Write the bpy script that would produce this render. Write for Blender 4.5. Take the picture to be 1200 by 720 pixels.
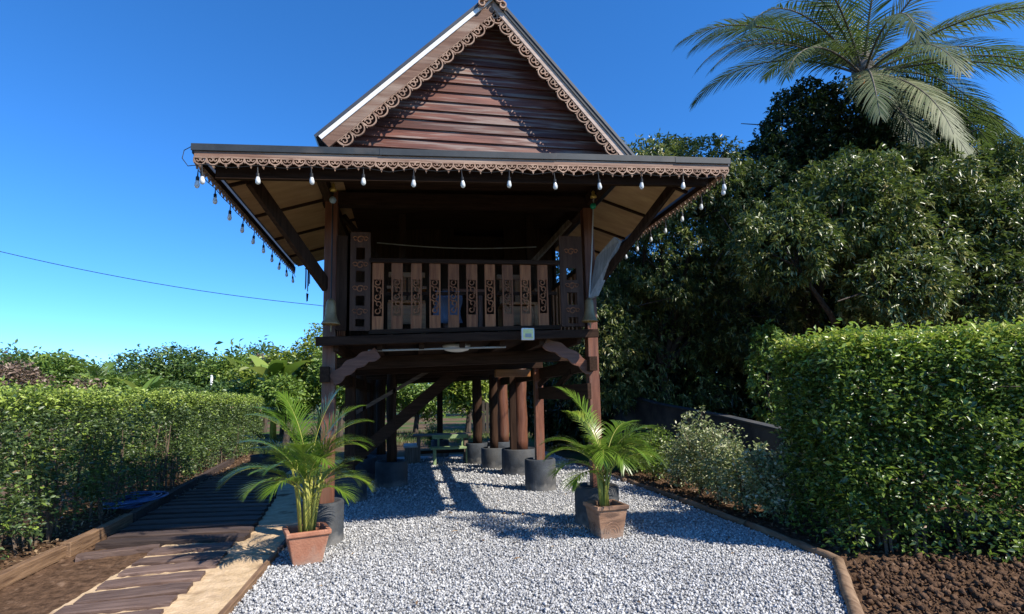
import bpy, bmesh, math, random
import numpy as np
from mathutils import Vector, Matrix, noise as mnoise
random.seed(7)
rng = np.random.default_rng(11)
R = math.radians
scene = bpy.context.scene
for o in list(bpy.data.objects):
    bpy.data.objects.remove(o)
COL = scene.collection

# ------------------------------------------------------------------ camera
YAW, PITCH, ROLL = 0.185, 0.1166, 0.0204
_c, _s = math.cos(YAW), math.sin(YAW)
r0 = Vector((_c, -_s, 0)); f0 = Vector((_s, _c, 0)); z0 = Vector((0, 0, 1))
fw = f0*math.cos(PITCH) + z0*math.sin(PITCH)
up = z0*math.cos(PITCH) - f0*math.sin(PITCH)
rr = r0*math.cos(ROLL) - up*math.sin(ROLL)
uu = r0*math.sin(ROLL) + up*math.cos(ROLL)
cam_data = bpy.data.cameras.new('camera')
cam = bpy.data.objects.new('camera', cam_data); COL.objects.link(cam)
cam.matrix_world = Matrix(((rr.x, uu.x, -fw.x, -0.6402), (rr.y, uu.y, -fw.y, -6.9376), (rr.z, uu.z, -fw.z, 1.6), (0, 0, 0, 1)))
cam_data.sensor_width = 36
cam_data.lens = 643.55/1200*36
cam_data.shift_y = 30.6/1200
cam_data.clip_start = 0.05; cam_data.clip_end = 5000
scene.camera = cam

# ------------------------------------------------------------------ sky, sun, exposure
SUN = Vector((0.76, -0.675, 1.0)).normalized()
world = bpy.data.worlds.new('World'); scene.world = world; world.use_nodes = True
wn = world.node_tree; wn.nodes.clear()
sky = wn.nodes.new('ShaderNodeTexSky'); sky.sky_type = 'NISHITA'; sky.sun_disc = False
sky.sun_elevation = math.asin(SUN.z); sky.sun_rotation = math.atan2(SUN.x, SUN.y)
sky.altitude = 0; sky.air_density = 0.75; sky.dust_density = 0.0; sky.ozone_density = 10.0
bg = wn.nodes.new('ShaderNodeBackground'); bg.inputs['Strength'].default_value = 0.15
wo = wn.nodes.new('ShaderNodeOutputWorld')
hs_ = wn.nodes.new('ShaderNodeHueSaturation'); hs_.inputs['Saturation'].default_value = 1.13
wn.links.new(sky.outputs[0], hs_.inputs['Color']); wn.links.new(hs_.outputs[0], bg.inputs[0]); wn.links.new(bg.outputs[0], wo.inputs[0])
sd = bpy.data.lights.new('sun', 'SUN'); sd.energy = 4.4; sd.angle = R(0.53); sd.color = (1.0, 0.93, 0.82)
so = bpy.data.objects.new('sun', sd); COL.objects.link(so)
so.rotation_euler = SUN.to_track_quat('Z', 'Y').to_euler(); so.location = (20, -20, 30)
scene.view_settings.view_transform = 'Standard'; scene.view_settings.look = 'None'
scene.view_settings.exposure = 0.9; scene.view_settings.gamma = 1.0
scene.view_settings.use_curve_mapping = False

# ------------------------------------------------------------------ materials
def lin(r, g, b):
    f = lambda v: (v/255/12.92) if v/255 <= 0.04045 else ((v/255+0.055)/1.055)**2.4
    return (f(r), f(g), f(b), 1)

def base_mat(name):
    m = bpy.data.materials.new(name); m.use_nodes = True
    nt = m.node_tree; nt.nodes.clear()
    out = nt.nodes.new('ShaderNodeOutputMaterial'); p = nt.nodes.new('ShaderNodeBsdfPrincipled')
    nt.links.new(p.outputs[0], out.inputs[0])
    return m, nt, p, out

def noise_mat(name, c1, c2, scale=4, stretch=(1, 1, 1), rough=0.7, bump=0.2, spec=0.3, c3=None, c3scale=1.5, rnd=0.0,
              detail=6, bscale=None, bdist=0.02, metallic=0.0, c3pos=(0.5, 0.62), dust=None):
    m, nt, p, out = base_mat(name); N = nt.nodes.new; L = nt.links.new
    tc = N('ShaderNodeTexCoord'); mp = N('ShaderNodeMapping'); mp.inputs['Scale'].default_value = stretch
    oi = N('ShaderNodeObjectInfo')
    add = N('ShaderNodeVectorMath'); add.operation = 'ADD'
    mul = N('ShaderNodeVectorMath'); mul.operation = 'SCALE'; mul.inputs[3].default_value = 37.0
    cmb = N('ShaderNodeCombineXYZ')
    L(oi.outputs['Random'], cmb.inputs[0]); L(oi.outputs['Random'], cmb.inputs[1])
    L(cmb.outputs[0], mul.inputs[0]); L(tc.outputs['Object'], mp.inputs['Vector'])
    L(mp.outputs[0], add.inputs[0]); L(mul.outputs[0], add.inputs[1])
    n = N('ShaderNodeTexNoise'); n.inputs['Scale'].default_value = scale; n.inputs['Detail'].default_value = detail
    n.inputs['Roughness'].default_value = 0.62
    L(add.outputs[0], n.inputs['Vector'])
    rp = N('ShaderNodeValToRGB'); rp.color_ramp.elements[0].position = 0.32; rp.color_ramp.elements[1].position = 0.68
    rp.color_ramp.elements[0].color = c1; rp.color_ramp.elements[1].color = c2
    L(n.outputs[0], rp.inputs[0]); col = rp.outputs[0]
    if c3:
        n3 = N('ShaderNodeTexNoise'); n3.inputs['Scale'].default_value = c3scale; n3.inputs['Detail'].default_value = 4
        L(add.outputs[0], n3.inputs['Vector'])
        r3 = N('ShaderNodeValToRGB'); r3.color_ramp.elements[0].position = c3pos[0]; r3.color_ramp.elements[1].position = c3pos[1]
        L(n3.outputs[0], r3.inputs[0])
        mx = N('ShaderNodeMix'); mx.data_type = 'RGBA'; mx.inputs[7].default_value = c3
        L(r3.outputs[0], mx.inputs[0]); L(col, mx.inputs[6]); col = mx.outputs[2]
    if rnd:
        hs = N('ShaderNodeHueSaturation'); mr = N('ShaderNodeMapRange')
        mr.inputs[3].default_value = 1-rnd; mr.inputs[4].default_value = 1+rnd
        L(oi.outputs['Random'], mr.inputs[0]); L(mr.outputs[0], hs.inputs['Value']); L(col, hs.inputs['Color']); col = hs.outputs[0]
    if dust:   # mud splash and dust clinging to the foot of the thing
        sx = N('ShaderNodeSeparateXYZ'); L(tc.outputs['Object'], sx.inputs[0])
        nd = N('ShaderNodeTexNoise'); nd.inputs['Scale'].default_value = 9; nd.inputs['Detail'].default_value = 5; L(tc.outputs['Object'], nd.inputs['Vector'])
        ma = N('ShaderNodeMath'); ma.operation = 'MULTIPLY_ADD'; ma.inputs[1].default_value = 0.42; L(nd.outputs[0], ma.inputs[0]); ma.inputs[2].default_value = -0.06
        sb = N('ShaderNodeMath'); sb.operation = 'SUBTRACT'; L(ma.outputs[0], sb.inputs[0]); L(sx.outputs['Z'], sb.inputs[1])
        mr2 = N('ShaderNodeMapRange'); mr2.inputs[1].default_value = 0.0; mr2.inputs[2].default_value = 0.16; mr2.inputs[3].default_value = 0; mr2.inputs[4].default_value = 0.75
        L(sb.outputs[0], mr2.inputs[0]); md = N('ShaderNodeMix'); md.data_type = 'RGBA'; md.inputs[7].default_value = dust
        L(mr2.outputs[0], md.inputs[0]); L(col, md.inputs[6]); col = md.outputs[2]
    L(col, p.inputs['Base Color'])
    p.inputs['Roughness'].default_value = rough; p.inputs['Specular IOR Level'].default_value = spec
    p.inputs['Metallic'].default_value = metallic
    if bump:
        b = N('ShaderNodeBump'); b.inputs['Strength'].default_value = bump; b.inputs['Distance'].default_value = bdist
        if bscale:
            nb = N('ShaderNodeTexNoise'); nb.inputs['Scale'].default_value = bscale; nb.inputs['Detail'].default_value = 5
            L(add.outputs[0], nb.inputs['Vector']); L(nb.outputs[0], b.inputs['Height'])
        else:
            L(n.outputs[0], b.inputs['Height'])
        L(b.outputs[0], p.inputs['Normal'])
    return m

def leaf_mat(name, stops, rough=0.42, trans=0.25, spec=0.5, tcol=(0.25, 0.4, 0.05, 1)):
    """leaf colour from a per-leaf random attribute"""
    m, nt, p, out = base_mat(name); N = nt.nodes.new; L = nt.links.new
    at = N('ShaderNodeAttribute'); at.attribute_name = 'tint'
    rp = N('ShaderNodeValToRGB'); e = rp.color_ramp.elements
    e[0].position = stops[0][0]; e[0].color = stops[0][1]; e[1].position = stops[-1][0]; e[1].color = stops[-1][1]
    for ps, cl in stops[1:-1]:
        q = e.new(ps); q.color = cl
    L(at.outputs['Fac'], rp.inputs[0]); L(rp.outputs[0], p.inputs['Base Color'])
    p.inputs['Roughness'].default_value = rough; p.inputs['Specular IOR Level'].default_value = spec
    tr = N('ShaderNodeBsdfTranslucent'); mixc = N('ShaderNodeMix'); mixc.data_type = 'RGBA'; mixc.blend_type = 'MIX'
    mixc.inputs[0].default_value = 0.35; mixc.inputs[7].default_value = tcol
    L(rp.outputs[0], mixc.inputs[6]); L(mixc.outputs[2], tr.inputs['Color'])
    ms = N('ShaderNodeMixShader'); ms.inputs[0].default_value = trans
    L(p.outputs[0], ms.inputs[1]); L(tr.outputs[0], ms.inputs[2]); L(ms.outputs[0], out.inputs[0])
    return m

def wood(name, c1, c2, axis, rough=0.62, rnd=0.22, bump=0.35, c3=None, spec=0.3):
    st = [9, 9, 9]; st['xyz'.index(axis)] = 0.7
    return noise_mat(name, c1, c2, scale=3.2, stretch=st, rough=rough, bump=bump, rnd=rnd, c3=c3, c3scale=0.7, spec=spec, bdist=0.012)

M = {}
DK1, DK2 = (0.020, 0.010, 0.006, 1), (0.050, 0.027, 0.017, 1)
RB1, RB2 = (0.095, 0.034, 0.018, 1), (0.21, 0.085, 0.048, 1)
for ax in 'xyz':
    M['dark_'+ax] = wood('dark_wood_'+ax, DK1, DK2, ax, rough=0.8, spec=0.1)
    M['red_'+ax] = wood('red_brown_wood_'+ax, RB1, RB2, ax, rough=0.5, c3=(0.16, 0.085, 0.055, 1))
    M['grey_'+ax] = wood('weathered_wood_'+ax, (0.085, 0.06, 0.045, 1), (0.21, 0.155, 0.12, 1), ax, rough=0.8)
M['slat'] = wood('carved_slat_wood', (0.15, 0.046, 0.014, 1), (0.32, 0.12, 0.042, 1), 'z', rough=0.6, rnd=0.3)
M['panel'] = wood('dark_carved_panel_wood', (0.040, 0.018, 0.010, 1), (0.095, 0.046, 0.027, 1), 'z', rough=0.75, rnd=0.1)
M['orange'] = wood('orange_varnished_wood', (0.22, 0.085, 0.025, 1), (0.36, 0.16, 0.05, 1), 'x', rough=0.4)
M['lace'] = noise_mat('carved_lace_wood', (0.21, 0.12, 0.08, 1), (0.40, 0.27, 0.19, 1), scale=9, rough=0.75, bump=0.2, rnd=0.18)
M['barge'] = wood('bargeboard_wood', (0.13, 0.062, 0.038, 1), (0.26, 0.15, 0.10, 1), 'x', rough=0.7, c3=(0.33, 0.23, 0.17, 1))
M['barge_pale'] = wood('pale_bargeboard_wood', (0.28, 0.20, 0.15, 1), (0.45, 0.35, 0.29, 1), 'x', rough=0.75)
M['gable'] = noise_mat('gable_board_wood', (0.062, 0.019, 0.012, 1), (0.16, 0.058, 0.038, 1), scale=2.2, stretch=(0.8, 4, 13), rough=0.5,
                       bump=0.3, rnd=0.30, c3=(0.20, 0.14, 0.115, 1), c3scale=1.9, spec=0.35, bdist=0.01)
M['soffit'] = noise_mat('soffit_plywood', (0.34, 0.20, 0.095, 1), (0.48, 0.31, 0.16, 1), scale=2.5, stretch=(1, 3, 1), rough=0.7, bump=0.1, rnd=0.1)
M['roofmetal'] = noise_mat('dark_roof_sheet', (0.030, 0.034, 0.040, 1), (0.055, 0.060, 0.068, 1), scale=3, rough=0.42, bump=0.05, spec=0.5)
M['flash'] = noise_mat('grey_metal_flashing', (0.022, 0.026, 0.028, 1), (0.050, 0.055, 0.057, 1), scale=2.5, rough=0.5, bump=0.1, spec=0.3, c3=(0.085, 0.075, 0.065, 1), c3scale=1.6, c3pos=(0.58, 0.7))
M['whiteflash'] = noise_mat('white_metal_flashing', (0.66, 0.66, 0.64, 1), (0.78, 0.78, 0.76, 1), scale=6, rough=0.45, bump=0.04)
M['footing'] = noise_mat('black_painted_concrete', (0.020, 0.024, 0.030, 1), (0.050, 0.058, 0.068, 1), scale=5, rough=0.75, bump=0.25,
                         c3=(0.085, 0.08, 0.072, 1), c3scale=1.6, c3pos=(0.46, 0.8), bscale=40, dust=(0.19, 0.18, 0.165, 1))
M['terra'] = noise_mat('terracotta', (0.27, 0.105, 0.06, 1), (0.40, 0.18, 0.105, 1), scale=5, rough=0.8, bump=0.2, c3=(0.42, 0.25, 0.17, 1), c3scale=3, bscale=50, dust=(0.33, 0.24, 0.18, 1))
M['terra2'] = noise_mat('weathered_terracotta', (0.22, 0.115, 0.065, 1), (0.36, 0.21, 0.13, 1), scale=4, stretch=(1, 1, 4), rough=0.8, bump=0.3,
                        c3=(0.13, 0.075, 0.05, 1), c3scale=2.5, bscale=40, dust=(0.30, 0.24, 0.19, 1))
M['soil'] = noise_mat('brown_soil', (0.042, 0.024, 0.014, 1), (0.14, 0.083, 0.050, 1), scale=14, rough=0.95, bump=0.8, bscale=45, spec=0.1, c3=(0.20, 0.13, 0.085, 1), c3scale=9, c3pos=(0.58, 0.72))
M['sand'] = noise_mat('path_sand', (0.40, 0.285, 0.165, 1), (0.58, 0.43, 0.275, 1), scale=7, rough=0.95, bump=0.6, bscale=35, spec=0.1, c3=(0.14, 0.085, 0.05, 1), c3scale=2.2, c3pos=(0.56, 0.68))
M['sleeper'] = noise_mat('sleeper_timber', (0.060, 0.036, 0.028, 1), (0.17, 0.115, 0.092, 1), scale=3, stretch=(0.8, 10, 10), rough=0.8, bump=0.5, rnd=0.2, bdist=0.02)
M['plankdark'] = noise_mat('dark_plank', (0.030, 0.020, 0.016, 1), (0.075, 0.052, 0.043, 1), scale=3, stretch=(0.8, 10, 10), rough=0.8, bump=0.5, rnd=0.25, bdist=0.02)  # sleeper timber in a darker tone
M['edging'] = noise_mat('edging_timber', (0.10, 0.055, 0.03, 1), (0.27, 0.165, 0.092, 1), scale=3.5, stretch=(12, 0.9, 12), rough=0.8, bump=0.5, rnd=0.15)
M['log'] = noise_mat('edging_log', (0.11, 0.065, 0.038, 1), (0.27, 0.18, 0.11, 1), scale=4, stretch=(6, 0.8, 6), rough=0.9, bump=0.6, rnd=0.15)
M['bark'] = noise_mat('tree_bark', (0.035, 0.026, 0.020, 1), (0.11, 0.085, 0.068, 1), scale=6, stretch=(3, 3, 0.6), rough=0.95, bump=0.8)
M['twig'] = noise_mat('hedge_twig', (0.07, 0.048, 0.032, 1), (0.17, 0.125, 0.09, 1), scale=9, rough=0.9, bump=0.3)
M['palmtrunk'] = noise_mat('palm_trunk', (0.09, 0.075, 0.062, 1), (0.21, 0.18, 0.15, 1), scale=4, stretch=(1, 1, 8), rough=0.9, bump=0.7)
M['wall'] = noise_mat('dark_grey_wall', (0.024, 0.025, 0.028, 1), (0.055, 0.056, 0.060, 1), scale=2, rough=0.9, bump=0.25, c3=(0.085, 0.08, 0.075, 1), c3scale=1.2, bscale=25)
M['ground'] = noise_mat('garden_ground', (0.075, 0.048, 0.029, 1), (0.155, 0.105, 0.065, 1), scale=0.6, rough=0.95, bump=0.5, bscale=9, c3=(0.05, 0.085, 0.02, 1), c3scale=0.18, spec=0.1, c3pos=(0.47, 0.56))
M['black'] = noise_mat('black_cable', (0.010, 0.010, 0.010, 1), (0.018, 0.018, 0.018, 1), rough=0.5, bump=0)
M['cable'] = noise_mat('grey_cable', (0.30, 0.29, 0.27, 1), (0.38, 0.37, 0.35, 1), rough=0.6, bump=0)
M['whitepaint'] = noise_mat('white_paint', (0.66, 0.66, 0.64, 1), (0.78, 0.78, 0.76, 1), scale=4, rough=0.5, bump=0.05)
M['bronze'] = noise_mat('aged_bronze', (0.16, 0.10, 0.045, 1), (0.34, 0.23, 0.11, 1), scale=7, rough=0.5, bump=0.2, metallic=0.5, spec=0.5)
M['gold'] = noise_mat('gold_paint', (0.50, 0.33, 0.08, 1), (0.62, 0.43, 0.12, 1), rough=0.35, bump=0, metallic=0.4)
M['greenbead'] = noise_mat('green_glass_bead', (0.01, 0.22, 0.12, 1), (0.02, 0.32, 0.18, 1), rough=0.15, bump=0)
M['bluebead'] = noise_mat('pale_blue_bead', (0.25, 0.36, 0.48, 1), (0.36, 0.48, 0.60, 1), rough=0.15, bump=0)
M['hose'] = noise_mat('blue_hose', (0.035, 0.080, 0.19, 1), (0.06, 0.13, 0.28, 1), rough=0.4, bump=0)
M['greenpaint'] = noise_mat('faded_green_paint', (0.16, 0.24, 0.10, 1), (0.28, 0.36, 0.18, 1), scale=6, rough=0.6, bump=0.1)
M['redpaint'] = noise_mat('red_paint', (0.22, 0.035, 0.03, 1), (0.34, 0.06, 0.05, 1), rough=0.5, bump=0.05)
M['bluecloth'] = noise_mat('blue_cloth', (0.09, 0.11, 0.17, 1), (0.16, 0.19, 0.26, 1), rough=0.9, bump=0.2)
M['lampface'] = noise_mat('floodlight_lens', (0.70, 0.66, 0.25, 1), (0.80, 0.76, 0.36, 1), scale=30, rough=0.6, bump=0, spec=0.1)
M['slatefence'] = wood('far_fence_wood', (0.03, 0.024, 0.02, 1), (0.08, 0.065, 0.055, 1), 'z', rough=0.9)
M['palerwood'] = wood('pale_brace_wood', (0.20, 0.19, 0.185, 1), (0.34, 0.33, 0.32, 1), 'z', rough=0.8, rnd=0.05)
# milky bulb
m, nt, p, out = base_mat('milky_bulb_glass')
p.inputs['Base Color'].default_value = (0.78, 0.78, 0.74, 1); p.inputs['Roughness'].default_value = 0.12
p.inputs['Specular IOR Level'].default_value = 0.6; p.inputs['Transmission Weight'].default_value = 0.25
M['bulb'] = m
# foliage
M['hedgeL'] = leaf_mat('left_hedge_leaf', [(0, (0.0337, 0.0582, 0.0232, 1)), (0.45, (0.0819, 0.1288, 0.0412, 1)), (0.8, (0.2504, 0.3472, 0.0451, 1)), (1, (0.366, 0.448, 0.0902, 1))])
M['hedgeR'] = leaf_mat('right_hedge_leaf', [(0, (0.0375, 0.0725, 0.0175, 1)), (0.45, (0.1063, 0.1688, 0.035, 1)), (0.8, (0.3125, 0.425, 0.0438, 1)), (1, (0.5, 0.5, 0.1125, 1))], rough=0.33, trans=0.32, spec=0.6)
M['mango'] = leaf_mat('glossy_tree_leaf', [(0, (0.0275, 0.05, 0.0125, 1)), (0.35, (0.0938, 0.125, 0.0325, 1)), (0.75, (0.225, 0.25, 0.075, 1)), (1, (0.4125, 0.35, 0.15, 1))], rough=0.38, trans=0.2, spec=0.5)
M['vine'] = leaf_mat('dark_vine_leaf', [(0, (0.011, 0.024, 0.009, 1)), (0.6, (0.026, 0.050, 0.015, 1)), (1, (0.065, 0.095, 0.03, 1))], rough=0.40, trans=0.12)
M['varieg'] = leaf_mat('variegated_leaf', [(0, (0.12, 0.16, 0.05, 1)), (0.4, (0.26, 0.30, 0.12, 1)), (0.7, (0.50, 0.49, 0.30, 1)), (1, (0.66, 0.63, 0.45, 1))], trans=0.2)
M['areca'] = leaf_mat('areca_leaf', [(0, (0.055, 0.12, 0.014, 1)), (0.6, (0.14, 0.23, 0.024, 1)), (1, (0.27, 0.31, 0.05, 1))], rough=0.33, trans=0.3, spec=0.5)
M['stem'] = noise_mat('yellow_green_palm_stem', (0.20, 0.22, 0.035, 1), (0.36, 0.33, 0.07, 1), scale=5, stretch=(1, 1, 3), rough=0.5, bump=0.1)
M['coco'] = leaf_mat('coconut_leaf', [(0, (0.045, 0.070, 0.028, 1)), (0.6, (0.11, 0.14, 0.06, 1)), (1, (0.27, 0.27, 0.15, 1))], rough=0.55, trans=0.22, spec=0.2)
M['dryfrond'] = leaf_mat('dry_frond_leaf', [(0, (0.16, 0.12, 0.06, 1)), (1, (0.30, 0.24, 0.12, 1))], trans=0.15)
M['far1'] = leaf_mat('mid_green_leaf', [(0, (0.0714, 0.126, 0.0228, 1)), (0.6, (0.153, 0.2423, 0.0391, 1)), (1, (0.306, 0.3683, 0.0653, 1))])
M['far2'] = leaf_mat('deep_green_leaf', [(0, (0.0425, 0.0889, 0.0238, 1)), (0.6, (0.0956, 0.1615, 0.0374, 1)), (1, (0.1913, 0.2624, 0.0595, 1))])
M['far3'] = leaf_mat('yellow_green_leaf', [(0, (0.1078, 0.1609, 0.0222, 1)), (0.6, (0.2156, 0.278, 0.037, 1)), (1, (0.385, 0.395, 0.0739, 1))])
M['dry'] = leaf_mat('dry_brown_leaf', [(0, (0.10, 0.065, 0.045, 1)), (0.6, (0.19, 0.13, 0.09, 1)), (1, (0.28, 0.20, 0.14, 1))], trans=0.1)
M['banana'] = leaf_mat('banana_leaf', [(0, (0.09, 0.171, 0.024, 1)), (0.6, (0.195, 0.285, 0.042, 1)), (1, (0.39, 0.399, 0.096, 1))], trans=0.3)
M['litter'] = leaf_mat('leaf_litter', [(0, (0.09, 0.05, 0.028, 1)), (0.6, (0.20, 0.125, 0.07, 1)), (1, (0.34, 0.24, 0.14, 1))], trans=0.05)
M['grass'] = leaf_mat('grass_blade', [(0, (0.05, 0.09, 0.016, 1)), (0.6, (0.10, 0.15, 0.03, 1)), (1, (0.22, 0.21, 0.07, 1))])

# gravel: pale grey crushed stone, tint per stone
m, nt, p, out = base_mat('crushed_gravel'); N = nt.nodes.new; L = nt.links.new
at = N('ShaderNodeAttribute'); at.attribute_name = 'tint'
rp = N('ShaderNodeValToRGB'); e = rp.color_ramp.elements
e[0].color = (0.16, 0.162, 0.168, 1); e[1].color = (0.60, 0.59, 0.57, 1); q = e.new(0.2); q.color = (0.28, 0.282, 0.285, 1); q = e.new(0.7); q.color = (0.42, 0.418, 0.41, 1)
L(at.outputs['Fac'], rp.inputs[0]); L(rp.outputs[0], p.inputs['Base Color']); p.inputs['Roughness'].default_value = 0.85
M['gravel'] = m
m, nt, p, out = base_mat('gravel_bed'); N = nt.nodes.new; L = nt.links.new
tc = N('ShaderNodeTexCoord'); v = N('ShaderNodeTexVoronoi'); v.inputs['Scale'].default_value = 62
L(tc.outputs['Object'], v.inputs['Vector']); rp = N('ShaderNodeValToRGB'); e = rp.color_ramp.elements
e[0].color = (0.16, 0.162, 0.168, 1); e[1].color = (0.46, 0.456, 0.445, 1)
L(v.outputs['Color'], rp.inputs[0]); L(rp.outputs[0], p.inputs['Base Color']); p.inputs['Roughness'].default_value = 0.9
b = N('ShaderNodeBump'); b.inputs['Distance'].default_value = 0.02; b.inputs['Strength'].default_value = 1; b.invert = True
L(v.outputs['Distance'], b.inputs['Height']); L(b.outputs[0], p.inputs['Normal'])
M['gravelbed'] = m

# ------------------------------------------------------------------ mesh helpers
class MB:
    def __init__(s): s.v = []; s.f = []
    def add(s, vs, fs):
        k = len(s.v); s.v += [tuple(q) for q in vs]; s.f += [tuple(i+k for i in f) for f in fs]; return s
    def box(s, c, d, rz=0, rx=0, ry=0):
        m = Matrix.Rotation(rz, 3, 'Z') @ Matrix.Rotation(ry, 3, 'Y') @ Matrix.Rotation(rx, 3, 'X'); c = Vector(c)
        vs = [c + m @ Vector((sx*d[0]/2, sy*d[1]/2, sz*d[2]/2)) for sx in (-1, 1) for sy in (-1, 1) for sz in (-1, 1)]
        return s.add(vs, [(0, 1, 3, 2), (4, 6, 7, 5), (0, 4, 5, 1), (2, 3, 7, 6), (0, 2, 6, 4), (1, 5, 7, 3)])
    def bar(s, a, b, w, h, side=None):
        a = Vector(a); b = Vector(b); d = (b-a).normalized()
        if side is None:
            side = d.cross(Vector((0, 0, 1)))
            if side.length < 1e-3: side = Vector((1, 0, 0))
        side = Vector(side).normalized(); u = side.cross(d).normalized()
        vs = [p_ + side*(sx*w/2) + u*(sz*h/2) for p_ in (a, b) for sx in (-1, 1) for sz in (-1, 1)]
        return s.add(vs, [(0, 1, 3, 2), (4, 6, 7, 5), (0, 4, 5, 1), (2, 3, 7, 6), (0, 2, 6, 4), (1, 5, 7, 3)])
    def tube(s, pts, rad, n=8, cap=True):
        pts = [Vector(q) for q in pts]; k0 = len(s.v)
        if not hasattr(rad, '__len__'): rad = [rad]*len(pts)
        ref = Vector((0.31, 0.17, 0.93))
        for i, q in enumerate(pts):
            d = (pts[min(i+1, len(pts)-1)] - pts[max(i-1, 0)]).normalized()
            if abs(d.dot(ref)) > 0.97: ref = Vector((0.93, 0.2, 0.1))
            a = d.cross(ref).normalized(); b_ = d.cross(a)
            for j in range(n):
                t = 2*math.pi*j/n
                s.v.append(tuple(q + (a*math.cos(t) + b_*math.sin(t))*rad[i]))
        for i in range(len(pts)-1):
            for j in range(n):
                s.f.append((k0+i*n+j, k0+i*n+(j+1) % n, k0+(i+1)*n+(j+1) % n, k0+(i+1)*n+j))
        if cap:
            s.f.append(tuple(k0+j for j in reversed(range(n)))); k1 = k0+(len(pts)-1)*n
            s.f.append(tuple(k1+j for j in range(n)))
        return s
    def lathe(s, prof, c=(0, 0, 0), n=20, sq=None):
        k0 = len(s.v)
        for (r, z) in prof:
            for j in range(n):
                t = 2*math.pi*j/n
                s.v.append((c[0]+r*math.cos(t), c[1]+r*math.sin(t), c[2]+z))
        for i in range(len(prof)-1):
            for j in range(n):
                s.f.append((k0+i*n+j, k0+i*n+(j+1) % n, k0+(i+1)*n+(j+1) % n, k0+(i+1)*n+j))
        s.f.append(tuple(k0+j for j in reversed(range(n)))); k1 = k0+(len(prof)-1)*n
        s.f.append(tuple(k1+j for j in range(n)))
        return s
    def prism(s, poly, off):
        """polygon (3D list) extruded by a vector"""
        n = len(poly); off = Vector(off)
        vs = [Vector(q) for q in poly] + [Vector(q)+off for q in poly]
        return s.add(vs, [tuple(range(n)), tuple(reversed(range(n, 2*n)))] + [(i, (i+1) % n, n+(i+1) % n, n+i) for i in range(n)])
    def ribbon(s, pts, w, d, closed=False):
        """2D polyline in local XZ swept as a bar: width w in plane, depth d along y"""
        n = len(pts); k0 = len(s.v)
        for i, (x, z) in enumerate(pts):
            a = pts[(i-1) % n] if (closed or i) else pts[i]; b_ = pts[(i+1) % n] if (closed or i < n-1) else pts[i]
            dx, dz = b_[0]-a[0], b_[1]-a[1]; l = math.hypot(dx, dz) or 1
            nx, nz = -dz/l*w/2, dx/l*w/2
            s.v += [(x+nx, -d/2, z+nz), (x-nx, -d/2, z-nz), (x-nx, d/2, z-nz), (x+nx, d/2, z+nz)]
        m_ = n if closed else n-1
        for i in range(m_):
            a, b_ = k0+4*i, k0+4*((i+1) % n)
            for j in range(4):
                s.f.append((a+j, a+(j+1) % 4, b_+(j+1) % 4, b_+j))
        return s
    def mesh(s, name):
        me = bpy.data.meshes.new(name); me.from_pydata(s.v, [], s.f); me.update()
        bm = bmesh.new(); bm.from_mesh(me); bmesh.ops.recalc_face_normals(bm, faces=bm.faces); bm.to_mesh(me); bm.free()
        return me
    def build(s, name, mat, parent=None, smooth=False, bevel=0, auto=None):
        me = s.mesh(name)
        me.materials.append(mat)
        if smooth:
            me.polygons.foreach_set('use_smooth', [len(q.vertices) <= 4 for q in me.polygons])
        o = bpy.data.objects.new(name, me); COL.objects.link(o)
        if parent: attach(o, parent)
        if bevel:
            bv = o.modifiers.new('bevel', 'BEVEL'); bv.width = bevel; bv.segments = 2; bv.limit_method = 'ANGLE'
        return o

ROOTLOC = {}
def attach(o, parent):
    o.parent = parent
    l = ROOTLOC.get(parent.name)
    if l is not None: o.matrix_parent_inverse = Matrix.Translation(-Vector(l))
def tag(o, label, cat=None, group=None, kind=None):
    o['label'] = label
    if cat: o['category'] = cat
    if group: o['group'] = group
    if kind: o['kind'] = kind
    return o
def thing(name, loc, label, cat, group=None):
    o = bpy.data.objects.new(name, None); COL.objects.link(o); o.location = loc; o.empty_display_size = 0.2
    ROOTLOC[o.name] = loc
    return tag(o, label, cat, group)
def struct(o, label):
    o['kind'] = 'structure'; o['label'] = label; return o
def piece(name, me, parent, loc=(0, 0, 0), rot=None, scale=None):
    o = bpy.data.objects.new(name, me); COL.objects.link(o); attach(o, parent); o.location = loc
    if rot is not None: o.rotation_euler = rot
    if scale is not None: o.scale = scale
    return o

def np_mesh(name, V, F, mat, tint=None, parent=None, per=4, smooth=False):
    """V (n,3), F (m,k) numpy; tint one value per vertex"""
    me = bpy.data.meshes.new(name); k = F.shape[1]
    me.vertices.add(len(V)); me.vertices.foreach_set('co', V.astype(np.float32).ravel())
    me.loops.add(F.size); me.loops.foreach_set('vertex_index', F.astype(np.int32).ravel())
    me.polygons.add(len(F)); me.polygons.foreach_set('loop_start', np.arange(0, F.size, k, dtype=np.int32))
    me.polygons.foreach_set('loop_total', np.full(len(F), k, np.int32))
    if smooth: me.polygons.foreach_set('use_smooth', np.ones(len(F), bool))
    me.update(calc_edges=True)
    if tint is not None:
        a = me.attributes.new('tint', 'FLOAT', 'POINT'); a.data.foreach_set('value', tint.astype(np.float32))
    me.materials.append(mat)
    o = bpy.data.objects.new(name, me); COL.objects.link(o)
    if parent: attach(o, parent)
    return o

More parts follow.
